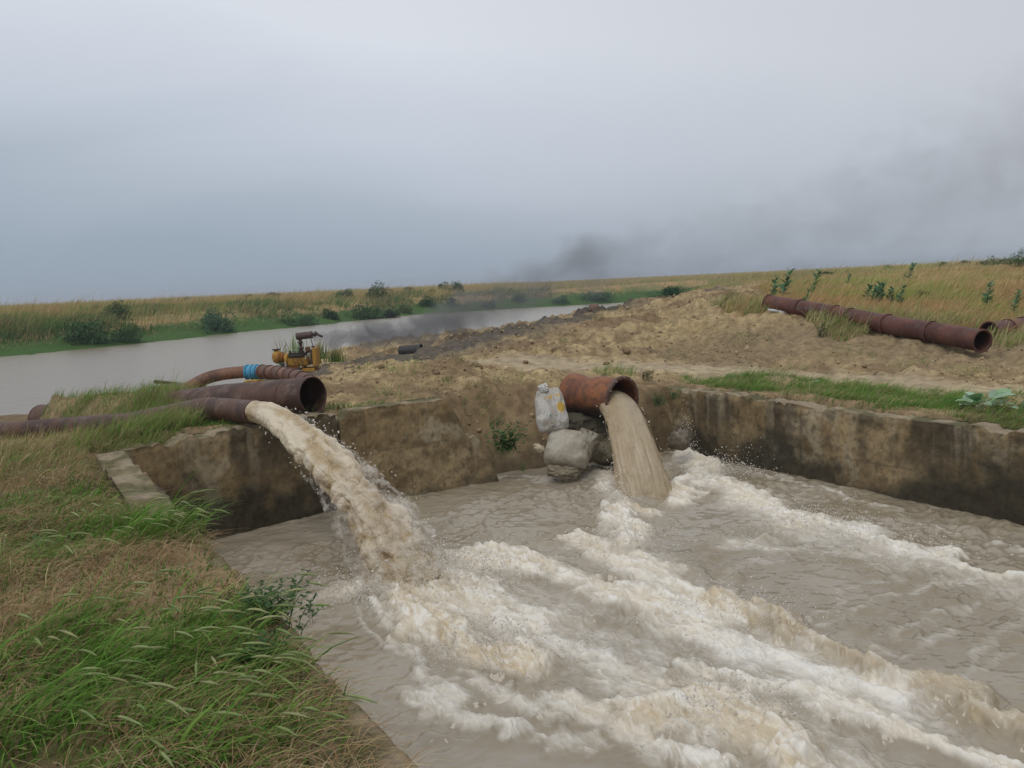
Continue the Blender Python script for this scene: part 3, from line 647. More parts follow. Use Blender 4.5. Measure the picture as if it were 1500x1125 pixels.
# sacks: pillow shaped bags, flat seams, creased cloth
def pillow(name, c, w_, t_, h_, parent, seed, col, col2, rot=(0, 0, 0), sag=.25, wr=.05, neck=0., n=110):
    g = np.linspace(-1, 1, n); A, B = np.meshgrid(g, g, indexing='ij'); A = np.sin(A * math.pi / 2); B = np.sin(B * math.pi / 2); Vs = []
    for sgn in (-1, 1):
        th = np.clip(1 - np.abs(A) ** 3.2, 0, 1) ** .5 * np.clip(1 - np.abs(B) ** 3.2, 0, 1) ** .5
        bul = 1 + sag * (-B) * .8
        xx = A * (1 + sag * .35 * np.exp(-((B + .55) / .5) ** 2) - .06 * np.abs(B) ** 3) * (1 - neck * sm(.55, 1.0, B))
        cr = fbm(A * 2.2 + 9, B * 1.1 + 9 + seed, o=4, seed=seed, mode=1, gain=.6) - .5; rad_ = np.hypot(A, B); ang = np.arctan2(B, A)
        fold = np.sin(ang * 9 + seed + 3 * vn(A * 2 + 9, B * 2 + 9, seed=seed)) * sm(.55, 1.1, rad_)
        low = fbm(A * 1.4 + 5, B * 1.4 + 5, o=2, seed=seed + 3) - .5
        yy = sgn * th * bul * (1 + .15 * low) + sgn * th ** .5 * (cr * wr * 5 + fold * wr * 3.0)
        zz = B * (1 - .06 * np.abs(A) ** 3) + low * .05
        Vs.append(np.stack([xx * w_, yy * t_, zz * h_], -1).reshape(-1, 3))
    P = np.concatenate(Vs); F = grid_faces(n, n); F = np.concatenate([F[:, ::-1], F + n * n])
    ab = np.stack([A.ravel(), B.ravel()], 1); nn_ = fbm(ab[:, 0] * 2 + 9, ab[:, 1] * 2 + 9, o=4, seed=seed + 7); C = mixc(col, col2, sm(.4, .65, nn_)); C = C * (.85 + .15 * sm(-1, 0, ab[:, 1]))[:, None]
    C = np.concatenate([C, C]); P2 = P @ rotm(rot).T + np.array(c)
    if name == 'printed':
        x, z = ab[:, 0], ab[:, 1]; Cf = C[:n * n]
        let = (vn(x * 15 + 50, z * 2 + 5, seed=5) > .30) & (vn(x * 9 + 50, z * 14 + 5, seed=6) > .22)
        Cf[(np.abs(z - .60 - .05 * x) < .075) & (x > -.45) & (x < .80) & let] = (.50, .33, .09)
        d = np.hypot((x - .60), (z - .08) * 1.15); Cf[d < .26] = (.52, .35, .07); Cf[(d > .26) & (d < .31)] = (.58, .50, .34)
        tx_ = vn(x * 22 + 50, z * 5 + 9, seed=8) > .52
        for zz_, x0, x1, cc in ((.42, -.30, .30, (.26, .25, .26)), (.30, -.35, .2, (.4, .39, .4)), (-.20, -.45, .05, (.10, .22, .17)), (-.28, -.4, .25, (.28, .26, .25)), (-.58, -.5, .4, (.36, .25, .08)), (-.72, -.2, .4, (.10, .09, .09))):
            Cf[(np.abs(z - zz_) < .04) & (x > x0) & (x < x1) & tx_] = cc
        C[:n * n] = Cf
    return mesh_np('sack_body', P2, [F], M['sack'], parent, col=C)
s1 = atd(807, 601, 12.25)
t = thing('white_sack', tuple(s1), 'white printed sack with tied neck and yellow disc, leaning on the orange pipe', 'sack')
pillow('printed', s1, .225, .125, .335, t, 301, (.52, .50, .46), (.40, .375, .33), (R(-10), R(-5), R(10)), .30, .06, .16)
nk = s1 + np.array([-.10, -.03, .345])
pillow('tied', nk, .075, .035, .065, t, 305, (.64, .63, .61), (.52, .51, .49), (0, R(-20), 0), -.3, .14)
s2 = atd(831, 657, 12.1)
t = thing('grey_sack', tuple(s2), 'plump grey mud stained sack in the middle of the stack under the white one', 'sack')
pillow('grey', s2, .31, .20, .285, t, 311, (.43, .395, .325), (.35, .31, .245), (R(-18), R(7), R(-12)), .34, .035)
pillow('mouth', s2 + np.array([.27, -.03, .06]), .15, .09, .22, t, 314, (.33, .30, .24), (.22, .19, .14), (R(-14), R(24), 0), .1, .09)
s3 = atd(826, 687, 12.05)
t = thing('sunken_sack', tuple(s3), 'low muddy sack half under water at the bottom of the stack', 'sack')
pillow('low', s3, .25, .2, .10, t, 321, (.27, .235, .17), (.19, .16, .11), (0, 0, 0), .1, .06)
s4 = atd(878, 655, 12.55)
t = thing('muddy_sheet_sack', tuple(s4), 'slumped wrinkled wet sack lying under the mouth of the orange pipe', 'sack')
pillow('slump', s4, .44, .22, .25, t, 331, (.24, .21, .15), (.14, .125, .08), (R(-25), R(16), R(5)), .4, .14)
s5 = atd(862, 624, 12.7)
t = thing('dark_sack', tuple(s5), 'dark soaked sack wedged straight beneath the orange pipe barrel', 'sack')
pillow('dark', s5, .40, .2, .23, t, 341, (.09, .08, .055), (.05, .045, .03), (R(-10), 0, 0), .2, .1)
o, _, _ = blob('plastic_scrap', atd(790, 657, 12.2), (.085, .03, .055), M['plastic'], None, 351, .5, 2.5, (.60, .53, .38), (.48, .42, .30), 4, 2.2, (R(20), R(35), 0), .4)
tag(o, 'crumpled cream plastic scrap on the mud left of the grey sack', 'litter')
o, _, _ = blob('rock', atd(996, 645, 12.6), (.16, .14, .15), M['stone'], None, 355, .25, 1.5, (.21, .18, .14), (.14, .12, .09), 4, 3, (0, 0, .5)); tag(o, 'wet brown stone beside the wide jet against the mouldy wall', 'rock')
p = atd(688, 537, 16.0); o, _, _ = blob('rock', (p[0], p[1], p[2]), (.19, .16, .14), M['stone'], None, 356, .2, 1.3, (.34, .27, .17), (.27, .2, .12), 4, 3.2, (0, 0, .3)); tag(o, 'squarish tan stone block on the sandy crest', 'rock')
p = atd(715, 541, 15.8); o, _, _ = blob('rock', (p[0], p[1], p[2]), (.13, .12, .09), M['stone'], None, 357, .2, 1.6, (.33, .22, .13), (.25, .17, .10), 4, 3, (0, .3, .9)); tag(o, 'small reddish stone right of the tan block', 'rock')
p = atd(481, 622, 11.25); o, _, _ = blob('rubble_block', (p[0], p[1] + .08, p[2] - .03), (.16, .10, .17), M['concrete'], None, 358, .25, 1.3, (.30, .25, .17), (.22, .18, .11), 4, 3, (.2, .3, .3)); tag(o, 'broken concrete chunk wedged in the wall joint under the wide pipe', 'rubble')
p = atd(870, 452, 33); o, _, _ = blob('rock', (p[0], p[1], p[2]), (.22, .2, .2), M['stone'], None, 359, .2, 1.3, (.26, .19, .14), (.2, .14, .1), 4, 2.4); tag(o, 'round brown boulder on the far dark mud heap near the water', 'rock')
for k, (x_, y_, d_, sz) in enumerate([(560, 552, 15, .05), (640, 560, 14.5, .06), (702, 549, 15.4, .07), (795, 545, 15.2, .05), (888, 531, 16.5, .06), (918, 520, 17.5, .08), (815, 516, 19.0, .09), (952, 545, 15.2, .06), (612, 533, 19, .07), (770, 533, 17, .05)]):
    p = atd(x_, y_, d_); z = land_z(p[0], p[1])
    o, _, _ = blob('dirt_clod', (p[0], p[1], z + sz * .4), (sz * 1.3, sz, sz * .8), M['stone'], None, 370 + k, .35, 1.8, (.22, .155, .09), (.16, .11, .06), 3, 2.3, (0, 0, k)); tag(o, 'small brown clod of earth lying loose on the sandy ground', 'clod', 'clods on the sandy ground')
# loose crumbs of soil and small stones over the bare earth
rgc = np.random.default_rng(77); nC = 26000; rC = np.exp(rgc.uniform(math.log(11.5), math.log(34), nC)); aC = rgc.uniform(R(-22), R(44), nC); XC, YC = rC * np.sin(aC), rC * np.cos(aC)
kC = (dirt_mask(XC, YC) > .6) & (poly_sd(XC, YC, BASIN) > .15) & (rgc.uniform(0, 1, nC) < .25 + .75 * sm(.45, .6, fbm(XC * .9, YC * .9, o=3, seed=88))) & (stroke(XC, YC, TRACK, .9) < .35); XC, YC = XC[kC], YC[kC]; sC = rgc.gamma(1.5, .0052, len(XC)) * np.clip(rC[kC] / 14, .7, 2) + .003
cC = np.array([(.27, .20, .115), (.33, .25, .15), (.21, .155, .09), (.40, .31, .19)])[rgc.integers(0, 4, len(XC))]
dropV, dropF = ico(1)
LOOSE = (np.stack([XC, YC, land(XC, YC) + sC * .3], 1), sC, cC)
# short ribbed cylinder (old filter drum) by the mud
p = atd(602, 511, 23.5); zz = land_z(p[0], p[1])
t = thing('metal_drum', (p[0], p[1], zz), 'short dark grey metal drum lying on its side at the edge of the mud', 'drum')
c0 = np.array([p[0] - .32, p[1] + .05, zz + .12]); c1 = np.array([p[0] + .32, p[1] - .12, zz + .16])
tube('drum_body', [c0, (c0 + c1) / 2, c1], .15, M['rust'], t, .02, col=(.045, .042, .04), straight=True, step=.03, rfun=lambda u, th: .15 * (1 + .05 * np.sin(u * 40)))
tube('drum_end', [c0 + (c1 - c0) * .02, c0 + (c1 - c0) * .05], .13, M['rust'], t, hollow=False, col=(.07, .06, .055), straight=True, step=.01)

# ------------------------------------------------------------------ pump engine on the river bank
YEL = (.40, .215, .03); YD = (.26, .11, .02); SOOT = (.022, .02, .018); BRN = (.075, .045, .035)
def box(name, c, size, parent, col, mat=None, bev=.015, rz=0, ry=0, rx=0, cut=2):
    bm = bmesh.new(); bmesh.ops.create_cube(bm, size=1)
    for v in bm.verts: v.co = Vector((v.co.x * size[0], v.co.y * size[1], v.co.z * size[2]))
    bmesh.ops.bevel(bm, geom=bm.edges[:], offset=min(bev, min(size) * .3), segments=2, affect='EDGES')
    bm.transform(Euler((rx, ry, rz)).to_matrix().to_4x4())
    me = bpy.data.meshes.new(name); bm.to_mesh(me); bm.free(); me.materials.append(mat or M['paint'])
    a = me.color_attributes.new('tint', 'FLOAT_COLOR', 'POINT'); n = len(me.vertices)
    co = np.empty(n * 3, np.float32); me.vertices.foreach_get('co', co); co = co.reshape(-1, 3)
    f = .08 + fbm(co[:, 0] * 6 + 9 + c[0], co[:, 1] * 6 + 9, co[:, 2] * 6 + 9, seed=int(abs(c[0]) * 100) % 97)
    cc = np.ones((n, 4), np.float32); cc[:, :3] = mixc(col, np.array(col) * .55 + np.array((.03, .01, 0)), sm(.42, .6, f)); a.data.foreach_set('color', cc.ravel())
    o = bpy.data.objects.new(name, me); link(o, parent); o.location = c; return o
def rod(name, pts, r, parent, col, hollow=False, seg=20): return tube(name, np.array(pts) + np.array(parent_world(parent)), r, M['paint'], parent, min(.02, r * .4), seg=seg, hollow=hollow, col=col, straight=True, step=.04)
eb = atd(437, 544, 24.0); ez = eb[2]
eng = thing('pump_engine', tuple(eb), 'old yellow diesel pump engine with a dark silencer standing by the river', 'pump engine')
# local x runs across the picture; 1 px = 2 cm at this distance
box('base_rail', (0.02, -.22, .05), (1.05, .09, .10), eng, YEL); box('base_rail', (0.02, .25, .05), (1.05, .09, .10), eng, YEL)
box('engine_block', (0.05, 0, .30), (.62, .36, .26), eng, YEL, bev=.03)
box('sump', (-.02, 0, .15), (.50, .28, .12), eng, YD, bev=.03)
box('cylinder_head', (.02, 0, .48), (.52, .26, .14), eng, SOOT, bev=.03)
for k in range(4): rod('injector', [(-.16 + k * .12, -.05, .54), (-.16 + k * .12, -.05, .575), (-.16 + k * .12, -.05, .61)], .02, eng, SOOT, seg=10)
rod('exhaust_manifold', [(-.22, -.19, .47), (0, -.19, .47), (.20, -.19, .47)], .035, eng, SOOT)
box('mount_bracket', (-.30, -.21, .22), (.05, .04, .20), eng, (.62, .60, .56)); box('mount_bracket', (.14, -.21, .11), (.05, .04, .14), eng, (.62, .60, .56))
box('mount_bracket', (.30, -.20, .42), (.04, .03, .12), eng, (.62, .60, .56)); box('mount_bracket', (-.50, -.20, .12), (.04, .04, .12), eng, (.62, .60, .56))
o, _, _ = blob('pump_volute', eb + np.array([-.58, 0, .45]), (.15, .20, .19), M['paint'], eng, 401, .04, 2, YEL, YD, 4, 2.2)
rod('outlet_neck', [(-.60, 0, .56), (-.60, 0, .62), (-.60, 0, .66)], .065, eng, YEL); rod('outlet_flange', [(-.60, 0, .655), (-.60, 0, .67), (-.60, 0, .69)], .115, eng, BRN)
rod('drive_shaft', [(-.46, 0, .43), (-.36, 0, .43), (-.26, 0, .43)], .06, eng, YEL); rod('bell_housing', [(-.34, 0, .36), (-.29, 0, .36), (-.25, 0, .36)], .19, eng, YEL)
rod('flywheel', [(.38, 0, .36), (.41, 0, .36), (.44, 0, .36)], .17, eng, (.14, .10, .05))
box('radiator', (.56, 0, .42), (.13, .46, .52), eng, YEL, bev=.02); box('radiator_core', (.487, -.0, .41), (.012, .38, .42), eng, (.04, .038, .035), bev=.002)
rod('filler_cap', [(.50, -.05, .69), (.50, -.05, .71), (.50, -.05, .73)], .05, eng, BRN); box('fan_cowl', (.46, 0, .42), (.04, .42, .44), eng, (.11, .09, .06))
rod('air_filter', [(.28, .18, .52), (.28, .18, .60), (.28, .18, .70)], .075, eng, YD)
for k in range(3): rod('fuel_line', [(-.1 + k * .12, -.20, .40), (-.06 + k * .12, -.23, .32), (.0 + k * .1, -.20, .22)], .01, eng, (.10, .07, .05), seg=8)
mf = thing  # silencer assembly
rod('exhaust_riser', [(.14, -.02, .50), (.14, -.02, .75), (.12, -.02, .98)], .045, eng, BRN)
rod('riser_flange', [(.135, -.02, .66), (.135, -.02, .68), (.135, -.02, .70)], .08, eng, BRN); rod('riser_flange', [(.125, -.02, .83), (.125, -.02, .85), (.125, -.02, .87)], .08, eng, BRN)
sil = rod('silencer', [(.03, -.02, 1.03), (.27, -.02, 1.045), (.50, -.02, 1.06)], .105, eng, (.085, .055, .048), seg=28)
for nm, pts, rr_ in (('silencer_neck', [(.50, -.02, 1.06), (.56, -.02, 1.065), (.62, -.02, 1.07)], .045), ('neck_ring', [(.56, -.02, 1.065), (.575, -.02, 1.066), (.59, -.02, 1.067)], .075), ('tail_pipe', [(.61, -.04, 1.09), (.70, -.06, 1.04), (.80, -.08, .99)], .035)):
    rod(nm, pts, rr_, eng, (.06, .045, .04), hollow=nm == 'tail_pipe')
box('exhaust_flap', (.63, -.04, 1.13), (.10, .07, .012), eng, (.05, .04, .035), bev=.003, ry=R(40))
rod('hose', [(-.45, -.10, .30), (-.40, -.26, .16), (-.10, -.30, .08), (.20, -.28, .12)], .022, eng, (.03, .028, .026), seg=10)
rod('hose', [(.30, -.12, .55), (.40, -.16, .62), (.50, -.14, .60)], .024, eng, (.03, .028, .026), seg=10)
rod('fan', [(.435, 0, .40), (.445, 0, .40), (.455, 0, .40)], .19, eng, (.05, .045, .04), seg=24); box('fuel_tank', (-.02, .24, .42), (.34, .14, .20), eng, YD, bev=.03); box('battery_box', (-.38, -.02, .17), (.14, .24, .16), eng, (.05, .045, .04)); box('lifting_eye', (-.2, 0, .58), (.04, .02, .08), eng, BRN, bev=.004)
rod('volute_flange', [(-.45, 0, .44), (-.43, 0, .44), (-.41, 0, .44)], .16, eng, YD)
rod('stay_wire', [(.44, -.02, .96), (.46, -.02, .85), (.50, -.02, .72)], .012, eng, BRN, seg=8)
# small yellow frame below the coupling
p = atd(371, 561, 17.6)
t = thing('yellow_frame', tuple(p), 'small yellow steel skid below the blue coupling', 'steel frame')
box('frame_rail', (0, -.12, 0), (.38, .06, .09), t, (.50, .30, .02)); box('frame_rail', (0, .14, 0), (.38, .06, .09), t, (.50, .30, .02)); box('cross_plate', (-.02, .01, .055), (.30, .20, .012), t, (.45, .27, .02))

# ------------------------------------------------------------------ jets
def mat_jet():
    m = bpy.data.materials.new('falling_water'); m.use_nodes = True; t = m.node_tree; b = t.nodes['Principled BSDF']
    a = N(t, 'ShaderNodeAttribute', attribute_name='tint'); t.links.new(a.outputs['Color'], b.inputs['Base Color'])
    b.inputs['Roughness'].default_value = .3; b.inputs['Specular IOR Level'].default_value = .5
    tr = N(t, 'ShaderNodeBsdfTranslucent'); t.links.new(a.outputs['Color'], tr.inputs[0])
    ms = N(t, 'ShaderNodeMixShader'); ms.inputs[0].default_value = .25; t.links.new(b.outputs[0], ms.inputs[1]); t.links.new(tr.outputs[0], ms.inputs[2])
    tcn = N(t, 'ShaderNodeTexCoord'); no = N(t, 'ShaderNodeTexNoise'); no.inputs['Scale'].default_value = 28; no.inputs['Detail'].default_value = 5
    t.links.new(tcn.outputs['Object'], no.inputs['Vector']); bp = N(t, 'ShaderNodeBump'); bp.inputs['Distance'].default_value = .008
    t.links.new(no.outputs[0], bp.inputs['Height']); t.links.new(bp.outputs[0], b.inputs['Normal'])
    t.links.new(ms.outputs[0], t.nodes['Material Output'].inputs[0]); return m
def mat_veil():
    """torn thin sheet of spray: lets light through between the strands"""
    m = bpy.data.materials.new('spray_veil'); m.use_nodes = True; t = m.node_tree; b = t.nodes['Principled BSDF']
    a = N(t, 'ShaderNodeAttribute', attribute_name='tint'); t.links.new(a.outputs['Color'], b.inputs['Base Color']); b.inputs['Roughness'].default_value = .6
    tr = N(t, 'ShaderNodeBsdfTransparent'); ms = N(t, 'ShaderNodeMixShader')
    tcn = N(t, 'ShaderNodeTexCoord'); no = N(t, 'ShaderNodeTexNoise'); no.inputs['Scale'].default_value = 7; no.inputs['Detail'].default_value = 5; no.inputs['Roughness'].default_value = .6
    t.links.new(tcn.outputs['Object'], no.inputs['Vector'])
    s = mth(t, 'ADD', no.outputs[0], mth(t, 'MULTIPLY', mth(t, 'SUBTRACT', a.outputs['Alpha'], .5), .5))
    mr = N(t, 'ShaderNodeMapRange'); mr.inputs[1].default_value = .42; mr.inputs[2].default_value = .78; mr.inputs[4].default_value = .6
    t.links.new(s, mr.inputs[0]); t.links.new(mr.outputs[0], ms.inputs[0]); t.links.new(tr.outputs[0], ms.inputs[1]); t.links.new(b.outputs[0], ms.inputs[2])
    t.links.new(ms.outputs[0], t.nodes['Material Output'].inputs[0]); return m
M['jet'] = mat_jet(); M['veil'] = mat_veil()
def jet_path(p0, p1, v_up=0., n=200):
    t = np.linspace(0, 1, n); P = p0[None] * (1 - t[:, None]) + p1[None] * t[:, None]
    P[:, 2] = p0[2] + v_up * t + (p1[2] - p0[2] - v_up) * t ** 2; return P
def jet_mesh(name, P, rA, rB, amp, parent, seed, cols, mat, nth=420, ns=620, fs=(3.4, 3.4), alpha=None, shift=0.0):
    Q, s = resample(P, np.linalg.norm(np.diff(P, axis=0), axis=1).sum() / ns); T, S, U = frames(Q); n = len(Q); u = s / s[-1]
    th = np.linspace(0, 2 * np.pi, nth, endpoint=False); ct, st_ = np.cos(th), np.sin(th)
    ra = np.interp(u, [0, .25, .5, .75, 1], rA)[:, None]; rb_ = np.interp(u, [0, .25, .5, .75, 1], rB)[:, None]
    D = S[:, None] * (ct * ra)[..., None] + U[:, None] * (st_ * rb_)[..., None]
    ss = (s[:, None] + 0 * th[None]); cx, cy = ct[None] * ra * fs[0], st_[None] * rb_ * fs[0]
    am = np.interp(u, [0, .08, .35, 1], amp)[:, None]
    b1 = fbm(ss * fs[1], cx + 20, cy + 20, o=2, seed=seed, mode=2); b2 = fbm(ss * fs[1] * 2.6, cx * 2.8 + 20, cy * 2.8 + 20, o=5, seed=seed + 3, mode=2, gain=.5); b3 = fbm(ss * 1.7, cx * 1.2 + 40, cy * 1.2 + 40, o=3, seed=seed + 5)
    d = am * ((b1 - .4) * 1.1 + (b2 - .35) * .42 + (b3 - .5) * 1.2)
    Dn = D / (np.linalg.norm(D, axis=2, keepdims=True) + 1e-9)
    V = Q[:, None] + D + Dn * d[..., None] + T[:, None] * ((b1 - .4) * am * .5)[..., None]
    q = b1 * .35 + b2 * .15 + (b3 - .5) * .8 + (fbm(ss * 1.6 + 3, cx * 1.6 + 60, cy * 1.6 + 60, o=5, seed=seed + 8, gain=.6) - .2) * .9
    C = np.ones(V.shape[:2] + (4,)); C[..., :3] = mixc(cols[0], cols[1], sm(.18, .62, q)); C[..., 3] = .5
    if alpha is not None: C[..., 3] = alpha(u[:, None], th[None]) * np.ones((n, nth))
    j = np.arange(nth); F = grid_faces(n, nth, True)
    return mesh_np(name, V.reshape(-1, 3), [F, j[None, ::-1], ((n - 1) * nth + j)[None]], mat, parent, col=C.reshape(-1, 4)), Q, T, S, U, u
dropV, dropF = ico(1)
def droplets(name, C0, size, parent, col, stretch=None, seed=0, mat=None, jit=.3):
    """many small irregular drops in one mesh"""
    rg = np.random.default_rng(seed); n = len(C0); k = len(dropV)
    A = rg.normal(size=(n, 3)); A /= np.linalg.norm(A, axis=1)[:, None]
    V = np.repeat(dropV[None], n, 0) * (1 + jit * rg.uniform(-1, 1, (n, k, 1)))
    V = V * size[:, None, None]
    if stretch is not None:
        d = stretch / (np.linalg.norm(stretch, axis=1)[:, None] + 1e-9); pr = (V * d[:, None]).sum(2, keepdims=True); V = V + d[:, None] * pr * (1.2 * rg.uniform(.2, 1.4, (n, 1, 1)))
    V = V + C0[:, None]; F = (dropF[None] + (np.arange(n) * k)[:, None, None]).reshape(-1, 3)
    c = np.repeat(np.asarray(col)[None], k * n, 0) if np.ndim(col) == 1 else np.asarray(col); c = np.concatenate([c[:, :3], np.ones((len(c), 1))], 1)
    return mesh_np(name, V.reshape(-1, 3), [F], mat or M['jet'], parent, col=c)
o = droplets('loose_soil', LOOSE[0], LOOSE[1], None, np.repeat(LOOSE[2], len(dropV), 0), None, 78, M['stone'], .45); tag(o, 'crumbs of earth and small stones scattered on the bare ground', kind='stuff')
# left jet
JL0, JL1 = mouthL - dL * .10 + np.array([0, 0, .012]), at(616, 870, WZ - .12)
t = thing('water_jet', tuple(JL0), 'thick ragged muddy jet arching from the narrow pipe into the basin', 'water jet')
PL = jet_path(JL0, JL1, .03)
creamA, creamB = (.55, .42, .24), (.80, .70, .53)
_, Q, T, S, U, u = jet_mesh('jet_core', PL, [.138, .195, .24, .30, .40], [.136, .175, .20, .25, .32], [.012, .06, .10, .16], t, 501, (creamA, creamB), M['jet'])
jet_mesh('spray_veil', PL, [.14, .225, .31, .42, .56], [.135, .20, .255, .34, .44], [.01, .08, .14, .2], t, 520, ((.55, .47, .37), (.74, .70, .63)), M['veil'], nth=220, ns=300,
         alpha=lambda u, th: np.clip(.10 + .6 * u, 0, .6))
rg = np.random.default_rng(5); nd = 500; uu = rg.uniform(.12, 1, nd) ** .85; ii = (uu * (len(Q) - 1)).astype(int)
an = rg.normal(math.radians(215), 1.1, nd); rad = np.interp(uu, [0, .3, .6, 1], [.15, .23, .31, .44]) * (1 + np.abs(rg.normal(0, .28, nd)))
Cd = Q[ii] + S[ii] * (np.cos(an) * rad)[:, None] + U[ii] * (np.sin(an) * rad * .85)[:, None]
DR = [(Cd, rg.gamma(2, .0022, nd) + .002)]
# wide jet
JM0 = mM - dMb * .18 + np.array([0, 0, -.075]); JM1 = at(950, 750, WZ - .22)
t = thing('water_jet', tuple(JM0), 'broad smooth brown sheet of water falling from the orange pipe', 'water jet')
PM = jet_path(JM0, JM1, -.02)
_, Q2, T2, S2, U2, u2 = jet_mesh('jet_core', PM, [.275, .30, .335, .39, .47], [.20, .17, .16, .17, .20], [.010, .022, .045, .07], t, 541, ((.47, .365, .225), (.54, .44, .295)), M['jet'], fs=(4.0, .6))
jet_mesh('edge_veil', PM, [.28, .305, .345, .41, .48], [.20, .18, .18, .20, .23], [.01, .03, .05, .08], t, 560, ((.42, .31, .17), (.62, .52, .38)), M['veil'], nth=220, ns=300, fs=(6, 1.4),
         alpha=lambda u, th: .20 + .25 * np.abs(np.cos(th)) ** 4 + .15 * u)
nd = 50; uu = rg.uniform(.05, 1, nd); ii = (uu * (len(Q2) - 1)).astype(int); an = rg.choice([0, math.pi], nd) + rg.normal(0, .35, nd); rad = np.interp(uu, [0, .5, 1], [.29, .35, .47]) * (1 + np.abs(rg.normal(0, .06, nd)))
DR.append((Q2[ii] + S2[ii] * (np.cos(an) * rad)[:, None] + U2[ii] * (np.sin(an) * rad * .5)[:, None], rg.gamma(2, .002, nd) + .002))
# spray thrown up round the landings and off the crests
Cs, Sz = [], []
for (px, py), n, sx, up, sz in [((600, 850), 2200, .42, .26, .006), ((660, 860), 1300, .40, .18, .006), ((540, 880), 500, .22, .06, .005), ((905, 745), 700, .16, .22, .005), ((1005, 665), 900, .16, .30, .005), ((1060, 700), 900, .30, .16, .005),
                               ((1090, 690), 120, .30, .34, .004), ((880, 690), 500, .18, .22, .005), ((720, 960), 900, .30, .12, .005), ((1060, 1050), 900, .26, .16, .004), ((930, 800), 900, .35, .12, .005), ((1180, 770), 900, .5, .08, .005),
                               ((1090, 905), 700, .35, .12, .004), ((1300, 800), 500, .5, .07, .005)]:
    c = at(px, py, WZ); q = rg.normal(0, 1, (n, 2)) * sx; q[:, 1] *= .7
    Cs.append(np.stack([c[0] + q[:, 0], c[1] + q[:, 1], WZ + .05 + np.abs(rg.normal(0, up, n)) * np.exp(-(q ** 2).sum(1) / (sx * sx * 3))], 1)); Sz.append(rg.gamma(2, sz * .28, n) + .0018)
Cs = np.concatenate(Cs); Sz = np.concatenate(Sz); bdm = poly_sd(Cs[:, 0], Cs[:, 1], BASIN) < -.12; Cs, Sz = Cs[bdm], Sz[bdm]; Sz = np.minimum(Sz, .0075); Cs = np.concatenate([Cs] + [d_[0] for d_ in DR]); Sz = np.concatenate([Sz] + [d_[1] for d_ in DR])
o = droplets('water_spray', Cs, Sz, None, (.78, .74, .67), rg.normal(0, 1, (len(Cs), 3)), 29); tag(o, 'white drops of spray thrown up where the jets strike', kind='stuff')

# ------------------------------------------------------------------ vegetation
def hit(px, py, d0=2.0, d1=160.0):
    """where the line of sight through this photo point meets the land"""
    d = np.exp(np.linspace(math.log(d0), math.log(d1), 500)); r_ = ray(px, py); r_ = r_ / r_[1]
    P = r_[None] * d[:, None] + np.array([0, 0, CH]); z = land(P[:, 0], P[:, 1])
    k = np.nonzero(P[:, 2] < z)[0]
    i = k[0] if len(k) else len(d) - 1
    return np.array([P[i, 0], P[i, 1], z[i]])
def blades(name, B, h, ldir, lean, wid, c0, c1, mat, seg=4, parent=None, seed=0, flat=False, origin=None, droop=.5):
    n = len(B); t = np.linspace(0, 1, seg + 1); rg = np.random.default_rng(seed)
    L = ldir / (np.linalg.norm(ldir, axis=1)[:, None] + 1e-9)
    yaw = rg.uniform(0, math.pi, n); W = np.stack([np.cos(yaw), np.sin(yaw), 0 * yaw], 1) * wid[:, None] * .5
    hor = lean[:, None] * t[None] ** 1.6; ver = t[None] - droop * lean[:, None] * t[None] ** 2.2 * .9
    P = B[:, None] + np.concatenate([L[:, None] * (hor * h[:, None])[..., None], (ver * h[:, None])[..., None]], 2)
    tw = 1 - .75 * t[None, :-1] ** 1.5
    Lf = P[:, :-1] - W[:, None] * tw[..., None]; Rt = P[:, :-1] + W[:, None] * tw[..., None]
    V = np.concatenate([np.stack([Lf, Rt], 2).reshape(n, -1, 3), P[:, -1:]], 1); k = 2 * seg + 1
    i = np.arange(n)[:, None] * k; j = np.arange(seg - 1)[None] * 2
    Fq = np.stack(np.broadcast_arrays(i + j, i + j + 1, i + j + 3, i + j + 2), -1).reshape(-1, 4); b = i[:, 0] + 2 * (seg - 1)
    Ft = np.stack([b, b + 1, b + 2], -1)
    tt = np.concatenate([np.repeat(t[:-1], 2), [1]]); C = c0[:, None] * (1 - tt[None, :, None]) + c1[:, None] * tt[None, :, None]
    return mesh_np(name, V.reshape(-1, 3), [Fq, Ft] if len(Fq) else [Ft], mat, parent, col=C.reshape(-1, 3), origin=origin)
def pickc(n, cols, rg, var=.18):
    c = np.array(cols)[rg.integers(0, len(cols), n)]; return c * (1 + rg.uniform(-var, var, (n, 1)))
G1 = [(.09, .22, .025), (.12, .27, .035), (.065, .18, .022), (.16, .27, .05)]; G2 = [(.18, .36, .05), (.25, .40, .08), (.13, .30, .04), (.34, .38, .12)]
TAN = [(.46, .35, .18), (.54, .43, .25), (.37, .27, .14), (.48, .39, .23)]; RED = [(.40, .24, .12), (.34, .19, .10), (.44, .30, .16)]
def scatter(n, x0, x1, y0, y1, dens, rg):
    X = rg.uniform(x0, x1, n); Y = rg.uniform(y0, y1, n); k = rg.uniform(0, 1, n) < dens(X, Y); return X[k], Y[k]
